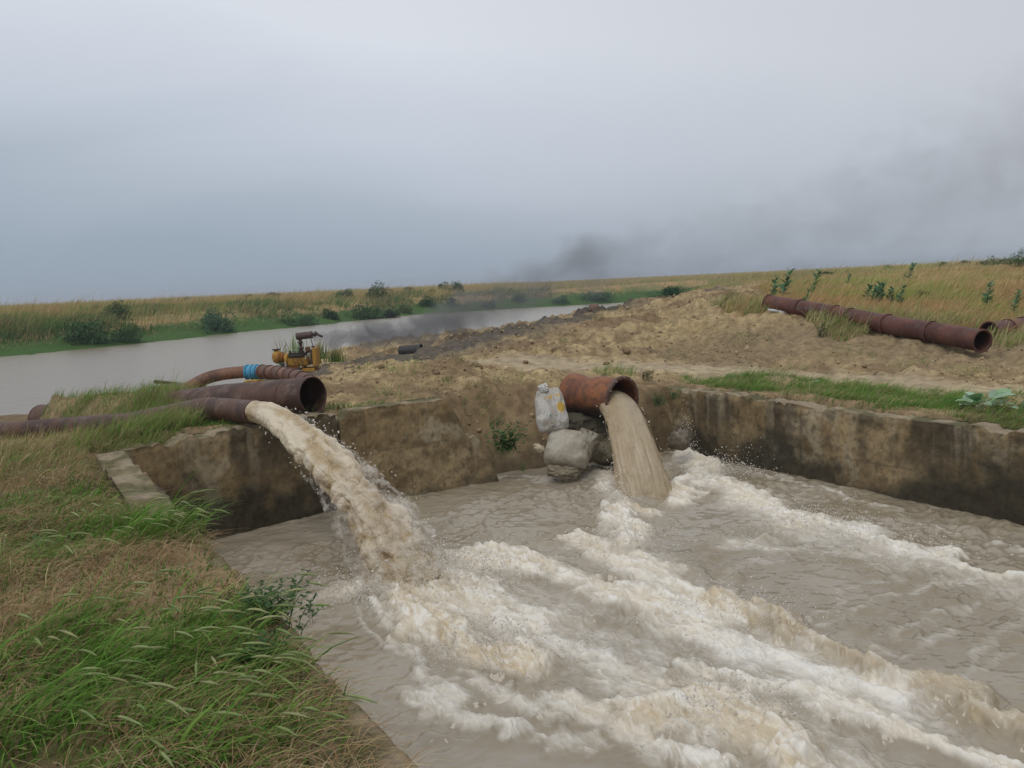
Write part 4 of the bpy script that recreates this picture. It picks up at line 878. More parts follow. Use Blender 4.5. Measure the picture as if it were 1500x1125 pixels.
# --- foreground bank
rg = np.random.default_rng(101)
def blobs(X, Y, pts):
    f = np.zeros(X.shape)
    for x, y, r, a in pts: f = np.maximum(f, a * np.clip(1.25 - np.hypot(X - x, Y - y) / r, 0, 1))
    return f
LUSH = []
for (px, py, r, a) in [(60, 960, .55, 1), (170, 980, .5, 1), (60, 1060, .4, 1), (180, 1080, .4, 1), (300, 980, .4, .8), (230, 900, .45, .8), (300, 1090, .3, .8), (190, 780, .55, 1), (90, 760, .6, .7), (240, 790, .4, 1), (30, 830, .5, .7), (60, 720, .7, .6), (150, 730, .6, .7), (370, 900, .35, .9), (420, 960, .3, .5), (290, 930, .4, .7), (130, 690, .7, .4), (20, 690, 1.0, .5), (0, 780, .6, .8), (330, 1040, .3, .6), (440, 1060, .25, .35)]:
    q = at(px, py, .02); LUSH.append((q[0], q[1], r, a))
def bank_ok(X, Y): return (poly_sd(X, Y, BASIN) > np.where(Y < 6.2, -.10, .08)) & (poly_sd(X, Y, BASIN) < 9) & (X < 1.2)
def dens_green(X, Y):
    f = blobs(X, Y, LUSH) * sm(.38, .60, fbm(X * 3, Y * 3, o=2, seed=91) + .08) + .10 * sm(.5, .65, fbm(X * 2, Y * 2, o=3, seed=92)); return f * bank_ok(X, Y) * np.clip(1.2 - Y / 14, .3, 1)
X, Y = scatter(90000, -9, 1.2, 1.5, 9.4, dens_green, rg); keep = rg.uniform(0, 1, len(X)) < np.clip(1.1 - Y * .03, 0, 1); X, Y = X[keep], Y[keep]
n = len(X); Z = land(X, Y) - .01; lush = blobs(X, Y, LUSH)
h = rg.gamma(5, .028, n) * (.45 + .85 * lush) * 1.25 + .03; dirs = np.stack([1 + rg.normal(0, .45, n), -.25 + rg.normal(0, .5, n)], 1)
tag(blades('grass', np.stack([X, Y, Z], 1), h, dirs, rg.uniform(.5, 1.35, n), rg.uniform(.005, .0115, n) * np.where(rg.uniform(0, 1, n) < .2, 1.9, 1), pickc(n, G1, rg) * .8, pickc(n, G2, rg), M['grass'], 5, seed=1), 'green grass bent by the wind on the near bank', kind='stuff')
# low weeds and clover-like leaves between
def dens_low(X, Y): return bank_ok(X, Y) * (.32 + .68 * sm(.40, .56, fbm(X * 2.3, Y * 2.3, o=4, seed=93)))
X, Y = scatter(85000, -9, 1.0, 1.6, 12, dens_low, rg); n = len(X); Z = land(X, Y) - .005
tag(blades('ground_cover', np.stack([X, Y, Z], 1), rg.gamma(3, .018, n) + .02, rg.normal(0, 1, (n, 2)) + np.array([.6, 0]), rg.uniform(.2, 1.2, n), rg.uniform(.006, .014, n), pickc(n, G1, rg) * .8, pickc(n, G2, rg) * .9, M['grass'], 3, seed=2), 'short weeds and creeping leaves on the near bank', kind='stuff')
def dens_straw(X, Y): return bank_ok(X, Y) * (.14 + .86 * sm(.37, .52, fbm(X * 1.6 + 5, Y * 1.6, o=3, seed=94)))
X, Y = scatter(125000, -8, 1.3, 1.5, 10, dens_straw, rg); n = len(X); Z = land(X, Y) + rg.uniform(0, .03, n)
B = np.stack([X, Y, Z], 1); an = rg.normal(-.3, 1.0, n)
tag(blades('dry_straw', B, rg.gamma(5, .022, n) + .05, np.stack([np.cos(an), np.sin(an)], 1), rg.uniform(1.0, 1.5, n), rg.uniform(.0025, .006, n), pickc(n, TAN + RED, rg, .35) * .8, pickc(n, TAN + RED, rg, .35) * .95, M['straw'], 4, seed=3, droop=.66), 'dry cut straw littering the near bank', kind='stuff')
# --- grass over the pipes, behind the walls
def tuftfield(name, pts, N, hh, lab, cols0, cols1, wid=(.004, .009), lean=(.2, .9), seed=0, mat=None, wdir=(1, -.1), seg=4, dscale=1.0):
    rg = np.random.default_rng(seed); Bs = []
    for (px, py, r, k) in pts:
        q = hit(px, py); m = int(N * k); a = rg.uniform(0, 2 * math.pi, m); rr = r * np.sqrt(rg.uniform(0, 1, m)); x = q[0] + rr * np.cos(a); y = q[1] + rr * np.sin(a) * dscale
        Bs.append(np.stack([x, y, land(x, y) - .01], 1))
    B = np.concatenate(Bs); B = B[poly_sd(B[:, 0], B[:, 1], BASIN) > .02]; n = len(B)
    d = np.stack([wdir[0] + rg.normal(0, .6, n), wdir[1] + rg.normal(0, .6, n)], 1)
    return blades(name, B, rg.gamma(7, hh / 7, n) + .02, d, rg.uniform(*lean, n), rg.uniform(*wid, n), pickc(n, cols0, rg), pickc(n, cols1, rg), mat or M['grass'], seg, seed=seed)
tag(tuftfield('grass', [(170, 645, .5, 1), (210, 635, .45, 1), (245, 628, .4, 1.2), (265, 622, .3, 1), (215, 610, .5, .8), (300, 602, .5, .7), (250, 600, .6, .7), (150, 655, .4, .5), (320, 597, .3, .4), (230, 615, .4, .7), (200, 622, .3, .6)], 1000, .25, '', G1 + TAN[:1], G2 + TAN[:3], seed=111), 'tall green grass growing between and over the pipes', kind='stuff')
tag(tuftfield('dry_grass', [(30, 655, .9, 1), (90, 650, .8, 1), (140, 655, .6, .8), (60, 690, .8, .6), (20, 680, .8, .6), (110, 600, .9, .4), (200, 590, .8, .4)], 1100, .16, '', TAN + G1[:1], TAN + G2[:1], seed=112, mat=M['straw']), 'dry grass on the left bank in front of the pipes', kind='stuff')
tag(tuftfield('grass', [(60 + 40 * i, 592 - i * 3, .5, .35) for i in range(6)] + [(380, 540, 1.0, .8), (400, 532, 1.4, 1.2), (360, 543, .8, .5), (590, 540, .5, .1), (900, 545, .4, .2)], 900, .16, '', G1, G2, seed=113), 'low green grass on the river edge of the near bank', kind='stuff')
# --- mat of cut grass behind the right wall
rg = np.random.default_rng(121)
RG_ = [(3.2, 14.05), (3.0, 15.1), (4.55, 14.6), (5.75, 13.4), (7.25, 11.2), (9.0, 8.8), (12.5, 3), (13.2, -1), (11.6, -1), (8.0, 5.6), (5.95, 9.3), (4.6, 11.4)]
RGp = [np.array(p, float) for p in RG_]
def dens_r(X, Y): return (poly_sd(X, Y, RGp) + (fbm(X * 1.5, Y * 1.5, o=3, seed=95) - .5) * .9 < .05) * (.25 + .75 * sm(.36, .56, fbm(X * 2.2, Y * 2.2, o=3, seed=96)))
X, Y = scatter(130000, 2.8, 10.5, 4.5, 15.4, dens_r, rg); k = poly_sd(X, Y, BASIN) > .06 + .12 * vn(X * 3, Y * 3, seed=99); X, Y = X[k], Y[k]; n = len(X)
c0 = pickc(n, G1, rg); c1 = pickc(n, G2, rg, .3) * .85; tn = (fbm(X * 2.5, Y * 2.5, o=3, seed=97) > .47)[:, None]; c1 = np.where(tn & (rg.uniform(0, 1, (n, 1)) < .7), pickc(n, TAN + RED, rg), c1)
tag(blades('grass', np.stack([X, Y, land(X, Y) - .01], 1), rg.gamma(4, .032, n) * (.5 + fbm(X * 2, Y * 2, o=2, seed=98)) + .03, np.stack([1 + rg.normal(0, .6, n), -.3 + rg.normal(0, .6, n)], 1), rg.uniform(.5, 1.3, n), rg.uniform(.005, .011, n), c0, c1, M['grass'], 3, seed=4, droop=.6), 'flattened green grass along the top of the long mouldy wall', kind='stuff')
# --- right hand field and the plain beyond
rg = np.random.default_rng(131)
def field(nn, r0, r1, a0, a1, cond, hh, ww, name, lab, seg=2, seed=0, power=1.0, tall=1.0):
    rg = np.random.default_rng(seed)
    r = np.exp(rg.uniform(0, 1, nn) ** power * (math.log(r1) - math.log(r0)) + math.log(r0)); a = rg.uniform(R(a0), R(a1), nn); X, Y = r * np.sin(a), r * np.cos(a); k = cond(X, Y); X, Y, r = X[k], Y[k], r[k]; n = len(X)
    rdv = poly_sd(X, Y, RIVER); n1 = fbm(X * .16, Y * .16, o=3, seed=141); n2 = fbm(X * .6, Y * .6, o=3, seed=142)
    g = sm(.53, .69, n1 + (n2 - .5) * .5)[:, None]; rd = sm(.43, .57, fbm(X * .2 + 7, Y * .2, o=3, seed=143))[:, None]
    ct = pickc(n, TAN, rg) * (1 - rd) + pickc(n, RED, rg) * rd; ct = ct * (1 - g * .75) + pickc(n, G2, rg) * g * .75
    sh2 = (sm(15, 3, rdv) * .55)[:, None]; ct = ct * (1 - sh2) + pickc(n, G2, rg) * .6 * sh2; cb = pickc(n, G1 + TAN + TAN, rg) * .9; ct = ct * np.array((1.32, 1.18, 1.0))
    H = rg.gamma(6, hh / 6, n) * (.55 + .9 * n2) * np.where(r > 49, 1 - .45 * sm(-5, 12, X), 1); rdv = poly_sd(X, Y, RIVER); shore = sm(3.4, 1.4, rdv + (n2 - .5) * 4)
    H = H * (1 - .6 * shore); ct = ct * (1 - shore[:, None]) + np.array((.07, .15, .03)) * shore[:, None] * rg.uniform(.7, 1.3, (n, 1))
    W = np.clip(ww * (r / 20) ** .85, ww * .5, ww * 14)
    o = blades(name, np.stack([X, Y, land(X, Y) - .02], 1), H * tall, np.stack([1 + rg.normal(0, .4, n), rg.normal(0, .4, n)], 1), rg.uniform(.25, .9, n), W * rg.uniform(.6, 1.4, n), cb, ct, M['straw'] if False else M['grass'], seg, seed=seed)
    return tag(o, lab, kind='stuff')
def right_ok(X, Y): return (dirt_mask(X, Y) < .5) & (poly_sd(X, Y, RIVER) > .6) & (X > 3.5) & (Y > 15.5) & ((X * .55 + Y) > 21.3)
field(120000, 18, 75, 8, 47, right_ok, .33, .012, 'dry_grass', 'tan and green grass of the field behind the old flanged pipes', 3, 151, .9)
def far_ok(X, Y): return (poly_sd(X, Y, RIVER) > -.4) & (((X < 14) & (np.hypot(X, Y) > 50) & (dirt_mask(X, Y) < .5)) | (np.hypot(X, Y) > 75)) & (X * .0 + Y > 20)
field(210000, 50, 420, -46, 47, far_ok, 1.05, .012, 'far_grass', 'tall tan grass of the plain across the river', 2, 152, 1.35)
# patches of taller reeds and scrub along the far shore
rg = np.random.default_rng(181); nn = 260000; r = np.exp(rg.uniform(math.log(50), math.log(135), nn)); a = rg.uniform(R(-46), R(3), nn); X, Y = r * np.sin(a), r * np.cos(a); rv = poly_sd(X, Y, RIVER)
pn = fbm(X * .14, Y * .14, o=4, seed=182, gain=.6); k = (rv > .8) & (rv < 26) & (pn > .50 + .012 * np.clip(rv - 6, 0, 30)) & (np.hypot(X, Y) > 50) & (Y > 38) & (dirt_mask(X, Y) < .5); k &= rg.uniform(0, 1, nn) < .55
X, Y, r, pn, rv = X[k], Y[k], r[k], pn[k], rv[k]; n = len(X); hz = (.3 + 3.6 * np.clip(pn - .5, 0, .25)) * sm(.8, 3, rv) * rg.uniform(.5, 1.3, n) + .12
gm = sm(.42, .58, fbm(X * .3, Y * .3, o=3, seed=183))[:, None]; ct = pickc(n, [(.10, .21, .05), (.14, .26, .06), (.08, .17, .05)], rg, .3) * (1 - gm) + pickc(n, [(.26, .26, .10), (.34, .26, .12), (.18, .24, .09)], rg, .3) * gm
tag(blades('reeds', np.stack([X, Y, land(X, Y) - .02], 1), hz, np.stack([1 + rg.normal(0, .6, n), rg.normal(0, .5, n)], 1), rg.uniform(.15, .8, n), rg.uniform(.03, .07, n) * r / 60, ct * .6, ct, M['grass'], 2, seed=184), 'patchy green reeds and scrub along the far shore', kind='stuff')
# tufts hanging on the bare earth
tag(tuftfield('dry_grass', [(1065, 448, .5, 1), (1090, 452, .5, .8), (1110, 458, .4, .6), (1225, 478, .5, 1.1), (1240, 492, .5, .9), (1205, 470, .4, .7), (1250, 470, .5, .8), (1170, 432, 1.0, 1), (1300, 470, .8, .9), (1420, 480, .7, 1), (1480, 505, .5, .6), (1350, 478, .7, .8)], 800, .30, '', TAN + G1[:2], TAN + G2[:2], seed=161, mat=M['straw'], wid=(.008, .016)), 'dry grass hanging over the embankment edge round the old pipes', kind='stuff')

tag(tuftfield('sparse_grass', [(520, 545, .4, .5), (560, 575, .4, .6), (600, 590, .4, .5), (640, 570, .4, .5), (760, 560, .35, .4), (830, 500, .6, .5), (890, 548, .3, .5), (930, 500, .6, .5), (1000, 520, .5, .4), (1060, 500, .5, .6), (1160, 540, .4, .4), (1000, 470, .8, .8), (960, 455, .9, .8), (1040, 445, .6, .9), (1100, 500, .5, .6), (1250, 520, .5, .5), (1330, 535, .4, .5), (1420, 545, .4, .6), (480, 600, .25, .5), (700, 600, .3, .5), (720, 575, .3, .4), (680, 530, .3, .3)], 150, .11, '', G1 + TAN, G2 + TAN, seed=165, wid=(.006, .012)), 'sparse grass sprouting on the bare earth', kind='stuff')
# ---- individual plants
def leaves(P0, D, L, W, cup=.15, rg=None):
    """pointed leaves: base point, direction, length, width -> V,F"""
    n = len(P0); D = D / np.linalg.norm(D, axis=1)[:, None]; up = np.array([0, 0, 1.]) + rg.normal(0, .35, (n, 3)); S = np.cross(D, up); S /= np.linalg.norm(S, axis=1)[:, None] + 1e-9; U = np.cross(S, D)
    t = np.array([0, .3, .65, 1.0]); w_ = np.array([.12, 1.0, .85, 0.05]); V = []
    for tt, ww in zip(t, w_):
        c = P0 + D * (L * tt)[:, None] - U * (L * cup * tt ** 2)[:, None]
        V += [c - S * (W * ww * .5)[:, None] + U * (W * .14 * ww)[:, None], c, c + S * (W * ww * .5)[:, None] + U * (W * .14 * ww)[:, None]]
    V = np.stack(V, 1); i = np.arange(n)[:, None] * 12; F = []
    for a in range(3):
        for b in range(2): F.append(i + np.array([[a * 3 + b, a * 3 + b + 1, a * 3 + b + 4, a * 3 + b + 3]]))
    return V.reshape(-1, 3), np.concatenate(F, 0)
def bush(px, py, wpx, hpx, label, cat='bush', cols=None, seed=0, dist=None, group=None, dens=1.0, name='bush', q=None):
    rg = np.random.default_rng(seed)
    if q is None: q = hit(px, py) if dist is None else atd(px, py, dist)
    d = math.hypot(q[0], q[1]); wm, hm = wpx * q[1] / 1200 * 1.22, hpx * q[1] / 1200 * 1.2
    z0 = land_z(q[0], q[1]) - .03 * hm; q = np.array([q[0], q[1], z0])
    t = thing(name, tuple(q), label, cat, group)
    n = int(1500 * dens); ll = max(.35 * math.sqrt(wm * hm) / 6, .0011 * d * 1.4)
    # clump centres
    m = 16; cc = rg.normal(0, 1, (m, 3)); cc /= np.linalg.norm(cc, axis=1)[:, None]; cc *= rg.uniform(.25, .72, (m, 1)); cc[:, 2] = np.abs(cc[:, 2]) * .9 + .05
    rc = rg.uniform(.22, .42, m); k = rg.integers(0, m, n); v = rg.normal(0, 1, (n, 3)); v /= np.linalg.norm(v, axis=1)[:, None]; p = cc[k] + v * (rc[k] * rg.uniform(.5, 1.08, n) ** .6)[:, None]
    p[:, 2] = np.clip(p[:, 2], .02, 1.3); p[:, 0] += .12 * p[:, 2]
    P0 = q + p * np.array([wm * .56, wm * .5, hm * .92])
    D = v + rg.normal(0, .5, (n, 3)) + np.array([.3, 0, .25]); V, F = leaves(P0, D, ll * rg.uniform(.7, 1.5, n), ll * rg.uniform(.35, .6, n), rg=rg)
    C = pickc(n, cols or [(.035, .085, .022), (.05, .11, .03), (.028, .065, .02)], rg, .3) * (.8 + .4 * vn(k * 3.7, k * 1.3, seed=seed))[:, None]
    mesh_np('foliage', V, [F], M['leaf'], t, col=np.repeat(C, 12, 0))
    Vs, Fs, o_ = [], [], 0
    for c_ in cc[:9]:
        e = q + c_ * np.array([wm * .5, wm * .45, hm * .8]); A_ = q + np.array([c_[0] * wm * .06, 0, 0]); rr_ = max(.012, .012 * hm)
        ring_ = lambda c, r_: [c + np.array([math.cos(a) * r_, math.sin(a) * r_, 0]) for a in (0, 2.1, 4.2)]
        md = (A_ + e) / 2 + np.array([0, 0, .08 * hm]); Vs += ring_(A_, rr_) + ring_(md, rr_ * .7) + ring_(e, rr_ * .3)
        for s_i in (0, 3):
            for j in range(3): Fs.append((o_ + s_i + j, o_ + s_i + (j + 1) % 3, o_ + s_i + 3 + (j + 1) % 3, o_ + s_i + 3 + j))
        o_ += 9
    mesh_np('stem', Vs, [np.array(Fs)], M['stem'], t, col=np.tile((.10, .07, .045), (len(Vs), 1)))
    return t
DK = [(.05, .12, .03), (.075, .155, .04), (.035, .085, .022)]; DRY = [(.14, .10, .06), (.11, .10, .05), (.09, .08, .04)]; BG = [(.05, .13, .065), (.07, .16, .08), (.04, .095, .05)]; YG = [(.09, .13, .04), (.12, .15, .05)]
FB = [(122, 502, 74, 38, 'large dark green bush at the water edge, biggest on the left far bank', DK), (184, 499, 42, 24, 'rounded bush close on the right of the biggest dark bush by the river', DK), (170, 469, 38, 26, 'olive dark bush standing in tan grass above the biggest bush', DK),
      (318, 486, 50, 32, 'bluish green bush halfway along the left far shore', BG), (437, 476, 50, 18, 'wide low bush hugging the far shore above the pump engine', DK), (483, 468, 26, 17, 'small round dark bush right of the wide low one', DK),
      (536, 466, 50, 24, 'broad leafy bush thick with leaves in the shore thicket', DK), (571, 467, 24, 20, 'dark brownish bush at the right end of the shore thicket', [(.04, .05, .022), (.05, .06, .03)]), (590, 459, 22, 14, 'pale green small bush behind the shore thicket', YG),
      (505, 440, 38, 19, 'bright green dome bush on the skyline, left of the taller one', [(.06, .13, .035), (.05, .11, .03)]), (553, 440, 38, 25, 'tall round green bush on the skyline, second dome from the left', [(.045, .11, .03), (.035, .085, .025)]),
      (598, 425, 16, 9, 'low brown dry bush on the skyline between dome bushes and the dark one', DRY), (649, 424, 16, 12, 'thin yellowish bush on the skyline touching the dark blue green one', YG), (667, 431, 24, 20, 'dark blue green bush farthest right on the left skyline', BG),
      (632, 431, 11, 8, 'tiny reddish brown bush below the skyline', DRY), (628, 450, 28, 16, 'spreading green bush at the shore where the smoke begins', DK), (660, 449, 18, 15, 'teal green bush half veiled by smoke near the far shore', BG),
      (424, 447, 18, 9, 'small olive bush in the tan grass of the far plain', DK), (277, 438, 22, 8, 'sparse broad leaved shrub on the left skyline', [(.05, .10, .04)]), (400, 433, 26, 9, 'low brownish thicket on the skyline above the pump engine', DRY),
      (365, 434, 12, 7, 'tiny sparse shrub left of the brownish thicket', DK), (245, 446, 24, 5, 'flat green patch bush on the far left plain', YG), (760, 446, 22, 12, 'hazy green bush behind the smoke on the far shore', BG), (870, 441, 50, 14, 'long green thicket on the far shore right of the smoke', BG),
      (985, 434, 60, 15, 'long blue green thicket beyond the dirt ridge', BG), (820, 444, 26, 12, 'small hazy thicket left of the long green one', BG), (715, 450, 18, 11, 'faint bush deep in the grey smoke by the river', BG)]
for i, (px, py, wp, hp, lab, cs) in enumerate(FB): bush(px, py, wp, hp, lab, cols=cs, seed=600 + i, dens=.8 if wp * hp < 400 else 1.6, dist=None if py > 446 or px > 700 else None, group='bushes across the river')
for i, (px, py, wp, hp, lab, cs, ds) in enumerate([(1465, 394, 42, 17, 'dark dome bush on the right skyline', DK, 62), (1492, 408, 34, 30, 'tall dark bush at the right edge of the field', DK, 50), (1412, 388, 16, 8, 'small dark shrub on the skyline left of the dome bush', DK, 75),
      (1378, 391, 22, 9, 'low ragged shrub on the right skyline', DK, 75), (1300, 398, 14, 7, 'tiny lone shrub on the skyline of the right field', DK, 80), (1437, 392, 16, 8, 'dark tuft shrub close against the skyline dome bush', DRY, 70),
      (1210, 405, 14, 6, 'tiny shrub on the far field skyline behind the upright plants', DK, 70), (1350, 447, 24, 10, 'greyish dry heap of brushwood in the right field', DRY, 26)]):
    bush(px, py, wp, hp, lab, cols=cs, seed=660 + i, dist=ds, dens=.8, group='bushes in the right field')
# creeping small leaves on the near bank
rg = np.random.default_rng(171)
X, Y = scatter(60000, -7, .9, 1.6, 9.4, lambda X, Y: (poly_sd(X, Y, BASIN) > .0) * (poly_sd(X, Y, BASIN) < 8) * sm(.50, .60, fbm(X * 1.9 + 3, Y * 1.9, o=4, seed=172)) * .7, rg); n = len(X)
L_ = rg.uniform(.012, .032, n); V_, F_ = leaves(np.stack([X, Y, land(X, Y) + rg.uniform(.0, .07, n)], 1), np.concatenate([rg.normal(0, 1, (n, 2)), rg.uniform(-.2, .7, (n, 1))], 1), L_, L_ * .55, rg=rg)
tag(mesh_np('creeping_leaves', V_, [F_], M['leaf'], None, col=np.repeat(pickc(n, [(.08, .20, .035), (.12, .25, .05), (.06, .14, .03), (.20, .22, .07)], rg, .3), 12, 0)), 'small creeping leaves between straw on the near bank', kind='stuff')
def milkweed(px, py, hpx, label, seed, dist=None, n_st=1, spread=.0, leaf=1.0):
    rg = np.random.default_rng(seed); q = hit(px, py) if dist is None else atd(px, py, dist); h = hpx * .88 * q[1] / 1200; q = np.array([q[0], q[1], land_z(q[0], q[1])])
    h = max(.1, h + (atd(px, py, q[1])[2] - q[2]) * (1 if dist is not None else 0))
    t = thing('milkweed_plant', tuple(q), label, 'plant', 'leafy upright plants in the right field'); P0, D, L = [], [], []; Vs, Fs, o_ = [], [], 0
    for s in range(n_st):
        b = q + np.array([rg.normal(0, spread), rg.normal(0, spread), 0]) * (s > 0); hs = h * rg.uniform(.75, 1.0) if s else h; lean = np.array([.16 + rg.normal(0, .05), rg.normal(0, .05), 0]) * hs
        for k in range(9):
            u = .22 + .78 * k / 8; c = b + np.array([0, 0, hs * u * .92]) + lean * u * u; a = k * 1.57 + rg.uniform(-.3, .3)
            for sgn in (0, math.pi):
                P0.append(c); D.append([math.cos(a + sgn) + .35, math.sin(a + sgn), .55 + .5 * u]); L.append(hs * .30 * leaf * (1.1 - .45 * u) * rg.uniform(.8, 1.2))
        ring_ = lambda c, r_: [c + np.array([math.cos(x_) * r_, math.sin(x_) * r_, 0]) for x_ in (0, 1.57, 3.14, 4.71)]
        Vs += ring_(b, .016 * h + .004) + ring_(b + np.array([0, 0, hs * .5]) + lean * .25, .012 * h + .003) + ring_(b + np.array([0, 0, hs * .93]) + lean, .005)
        for s_i in (0, 4):
            for j in range(4): Fs.append((o_ + s_i + j, o_ + s_i + (j + 1) % 4, o_ + s_i + 4 + (j + 1) % 4, o_ + s_i + 4 + j))
        o_ += 12
    L = np.array(L); V, F = leaves(np.array(P0), np.array(D), L, L * .55, rg=rg); C = pickc(len(L), [(.10, .22, .10), (.14, .27, .13), (.07, .16, .07)], rg, .2)
    mesh_np('foliage', V, [F], M['leaf'], t, col=np.repeat(C, 12, 0)); mesh_np('stem', Vs, [np.array(Fs)], M['stem'], t, col=np.tile((.12, .15, .08), (len(Vs), 1))); return t
for i, a in enumerate([(1131, 427, 24, 'pale upright leafy plant, shorter of the pair behind the upper pipe end', 24), (1147, 427, 36, 'tallest upright leafy plant behind the upper end of the long pipe', 24), (1190, 418, 24, 'upright leafy plant right of the tallest one on the skyline', 27),
      (1242, 416, 17, 'small leafy plant on the skyline midway along the long pipe', 32), (1259, 409, 7, 'tiny leafy plant right of the small skyline one', 45), (1180, 440, 17, 'dark leafy plant just behind the first flange of the long pipe', 21.5), (1318, 433, 18, 'leafy sprig right of the big leafy clump', 23),
      (1331, 408, 24, 'bent leafy plant leaning on the skyline above the big clump', 34), (1324, 413, 14, 'short leafy plant below the bent skyline one', 34), (1345, 407, 8, 'tiny pale leafy plant right of the bent one', 38), (1446, 431, 24, 'slim leafy plant alone in the tan grass at right', 23),
      (1485, 442, 19, 'round leafy plant near the right picture edge', 22), (1375, 402, 10, 'small greyish leafy plant under the skyline shrubs', 45), (1470, 412, 14, 'greyish leafy plant below the dome bush', 36), (1425, 405, 9, 'faint leafy sprig in the far right grass', 45)]):
    milkweed(a[0], a[1], a[2], a[3], 700 + i, a[4], leaf=1.0)
milkweed(1285, 445, 34, 'big spreading clump of broad leaves behind the long pipe', 731, 23.5, 9, .28, 1.1)
# plant with large pale leaves on the wall top
def bigleaf(px, py, n, L0, label, seed, spread=.25, cols=((.26, .42, .24), (.16, .30, .13), (.34, .48, .33))):
    rg = np.random.default_rng(seed); q = hit(px, py); t = thing('broadleaf_plant', tuple(q), label, 'plant')
    a = rg.uniform(0, 2 * math.pi, n); P0 = q + np.stack([np.cos(a) * spread * rg.uniform(.0, .8, n), np.sin(a) * spread * .6 * rg.uniform(0, .8, n), rg.uniform(.02, .16, n) * L0 / .25], 1)
    D = np.stack([np.cos(a) + .2, np.sin(a), rg.uniform(.15, .9, n)], 1); L = L0 * rg.uniform(.55, 1.15, n); V, F = leaves(P0, D, L, L * .62, .25, rg=rg); C = pickc(n, list(cols), rg, .15)
    mesh_np('foliage', V, [F], M['leaf'], t, col=np.repeat(C, 12, 0))
    tube('stem', [q, q + np.array([.02, 0, .06]) * L0 / .25, q + np.array([.05, 0, .15]) * L0 / .25], .012 * L0 / .25, M['stem'], t, hollow=False, seg=8, col=(.16, .22, .10), straight=True, step=.02); return t
bigleaf(1436, 602, 26, .24, 'low plant with large pale green leaves on the mouldy wall top', 741, .36)
bigleaf(1500, 606, 6, .20, 'pale broad leaf sprig at the right picture edge on the wall top', 742, .12)
bigleaf(1190, 566, 7, .12, 'small pale leaved sprout in the middle of the wall top grass', 743, .10)
bigleaf(196, 640, 16, .12, 'small light green broadleaf weed among grass by the narrow pipe', 744, .16, ((.13, .24, .07), (.09, .18, .05)))
bigleaf(60, 800, 12, .07, 'little round leaved weed on the near bank at the left', 745, .12, ((.13, .22, .08), (.09, .18, .05)))
# leafy weeds
def weed(px, py, w_, h_, label, seed, dist=None, cols=None, dens=1.0, hang=0):
    q = hit(px, py) if dist is None else atd(px, py, dist); t = thing('weed', tuple(q), label, 'plant'); rg = np.random.default_rng(seed); m = int(26 * dens); P0, D, L = [], [], []; Vs = []; Bs, hh, ld = [], [], []
    for s in range(m):
        b = q + np.array([rg.normal(0, w_ * .22), rg.normal(0, w_ * .15), -.01]); hs = h_ * rg.uniform(.5, 1.1); dx, dy = rg.normal(.25, .45), rg.normal(-.1, .4)
        Bs.append(b); hh.append(hs); ld.append((dx, dy))
        for k in range(16):
            u = rg.uniform(.15, 1); c = b + np.array([dx * hs * u * u * .8, dy * hs * u * u * .8, hs * u * (1 - hang)]); a = rg.uniform(0, 6.28); P0.append(c); D.append([math.cos(a), math.sin(a), rg.uniform(.1, .9)]); L.append(h_ * rg.uniform(.08, .15))
    L = np.array(L); V, F = leaves(np.array(P0), np.array(D), L, L * .42, rg=rg); C = pickc(len(L), cols or [(.06, .14, .03), (.09, .19, .05), (.045, .10, .025)], rg, .25)
    mesh_np('foliage', V, [F], M['leaf'], t, col=np.repeat(C, 12, 0)); n = m; cs = np.tile((.09, .13, .05), (n, 1))
    blades('stem', np.array(Bs), np.array(hh), np.array(ld), np.full(n, .8), np.full(n, .006), cs, cs, M['stem'], 4, t, seed=seed, droop=0); return t
weed(742, 665, .38, .50, 'bright green leafy weed growing on the earth slope left of the sacks', 761, 12.15, dens=1.5)
weed(725, 625, .30, .22, 'small weed above the leafy weed on the earth slope', 762, 12.5, dens=.7)
weed(765, 690, .14, .16, 'tiny weed sprig at the water line under the leafy weed', 763, 12.1, dens=.4)
weed(398, 925, .40, .26, 'dark leafy weed spilling over the wing wall edge', 764, None, [(.045, .10, .03), (.07, .14, .045), (.10, .16, .06)], 2.2)
weed(345, 905, .30, .16, 'low reddish green weed left of the one spilling over the wall', 765, None, [(.07, .11, .03), (.14, .09, .04)], 1.2)
weed(965, 595, .22, .24, 'green weed hanging in the corner between orange pipe and mouldy wall', 766, 13.2, dens=.9)
weed(985, 585, .3, .2, 'dark green weed hiding the buried end of the mouldy wall', 778, 13.6, dens=.9)
weed(945, 560, .34, .20, 'dry brownish weed tuft on the crest above the orange pipe mouth', 767, None, [(.16, .13, .05), (.10, .13, .04), (.2, .15, .08)], 1.0)
weed(885, 553, .14, .12, 'little weed behind the orange pipe barrel', 768, None, dens=.4)
weed(570, 580, .35, .13, 'thin green weed patch on the sand left of the slope', 769, None, dens=.7); weed(650, 562, .4, .14, 'sparse green weed patch on the sand near the tan block', 770, None, dens=.7)
weed(727, 560, .14, .13, 'tiny fresh green sprout on the sandy crest below the tan block', 771, None, dens=.4); weed(870, 470, .8, .20, 'low green weed patch by the dark mud heap', 772, None, [(.10, .15, .05), (.08, .13, .04)], 1.0)
weed(1203, 495, .22, .34, 'grey green bushy weed on the embankment below the pipe gap', 773, None, [(.08, .12, .05), (.12, .15, .08)], .8); weed(495, 605, .35, .14, 'weed under the wide pipe mouth beside the wall joint', 774, None, dens=1.0)
weed(378, 985, .26, .20, 'leafy weed in the middle of the near bank by the wing wall', 775, None, dens=1.4); weed(455, 985, .16, .14, 'small weed on the bare wing wall top', 776, None, dens=.7)
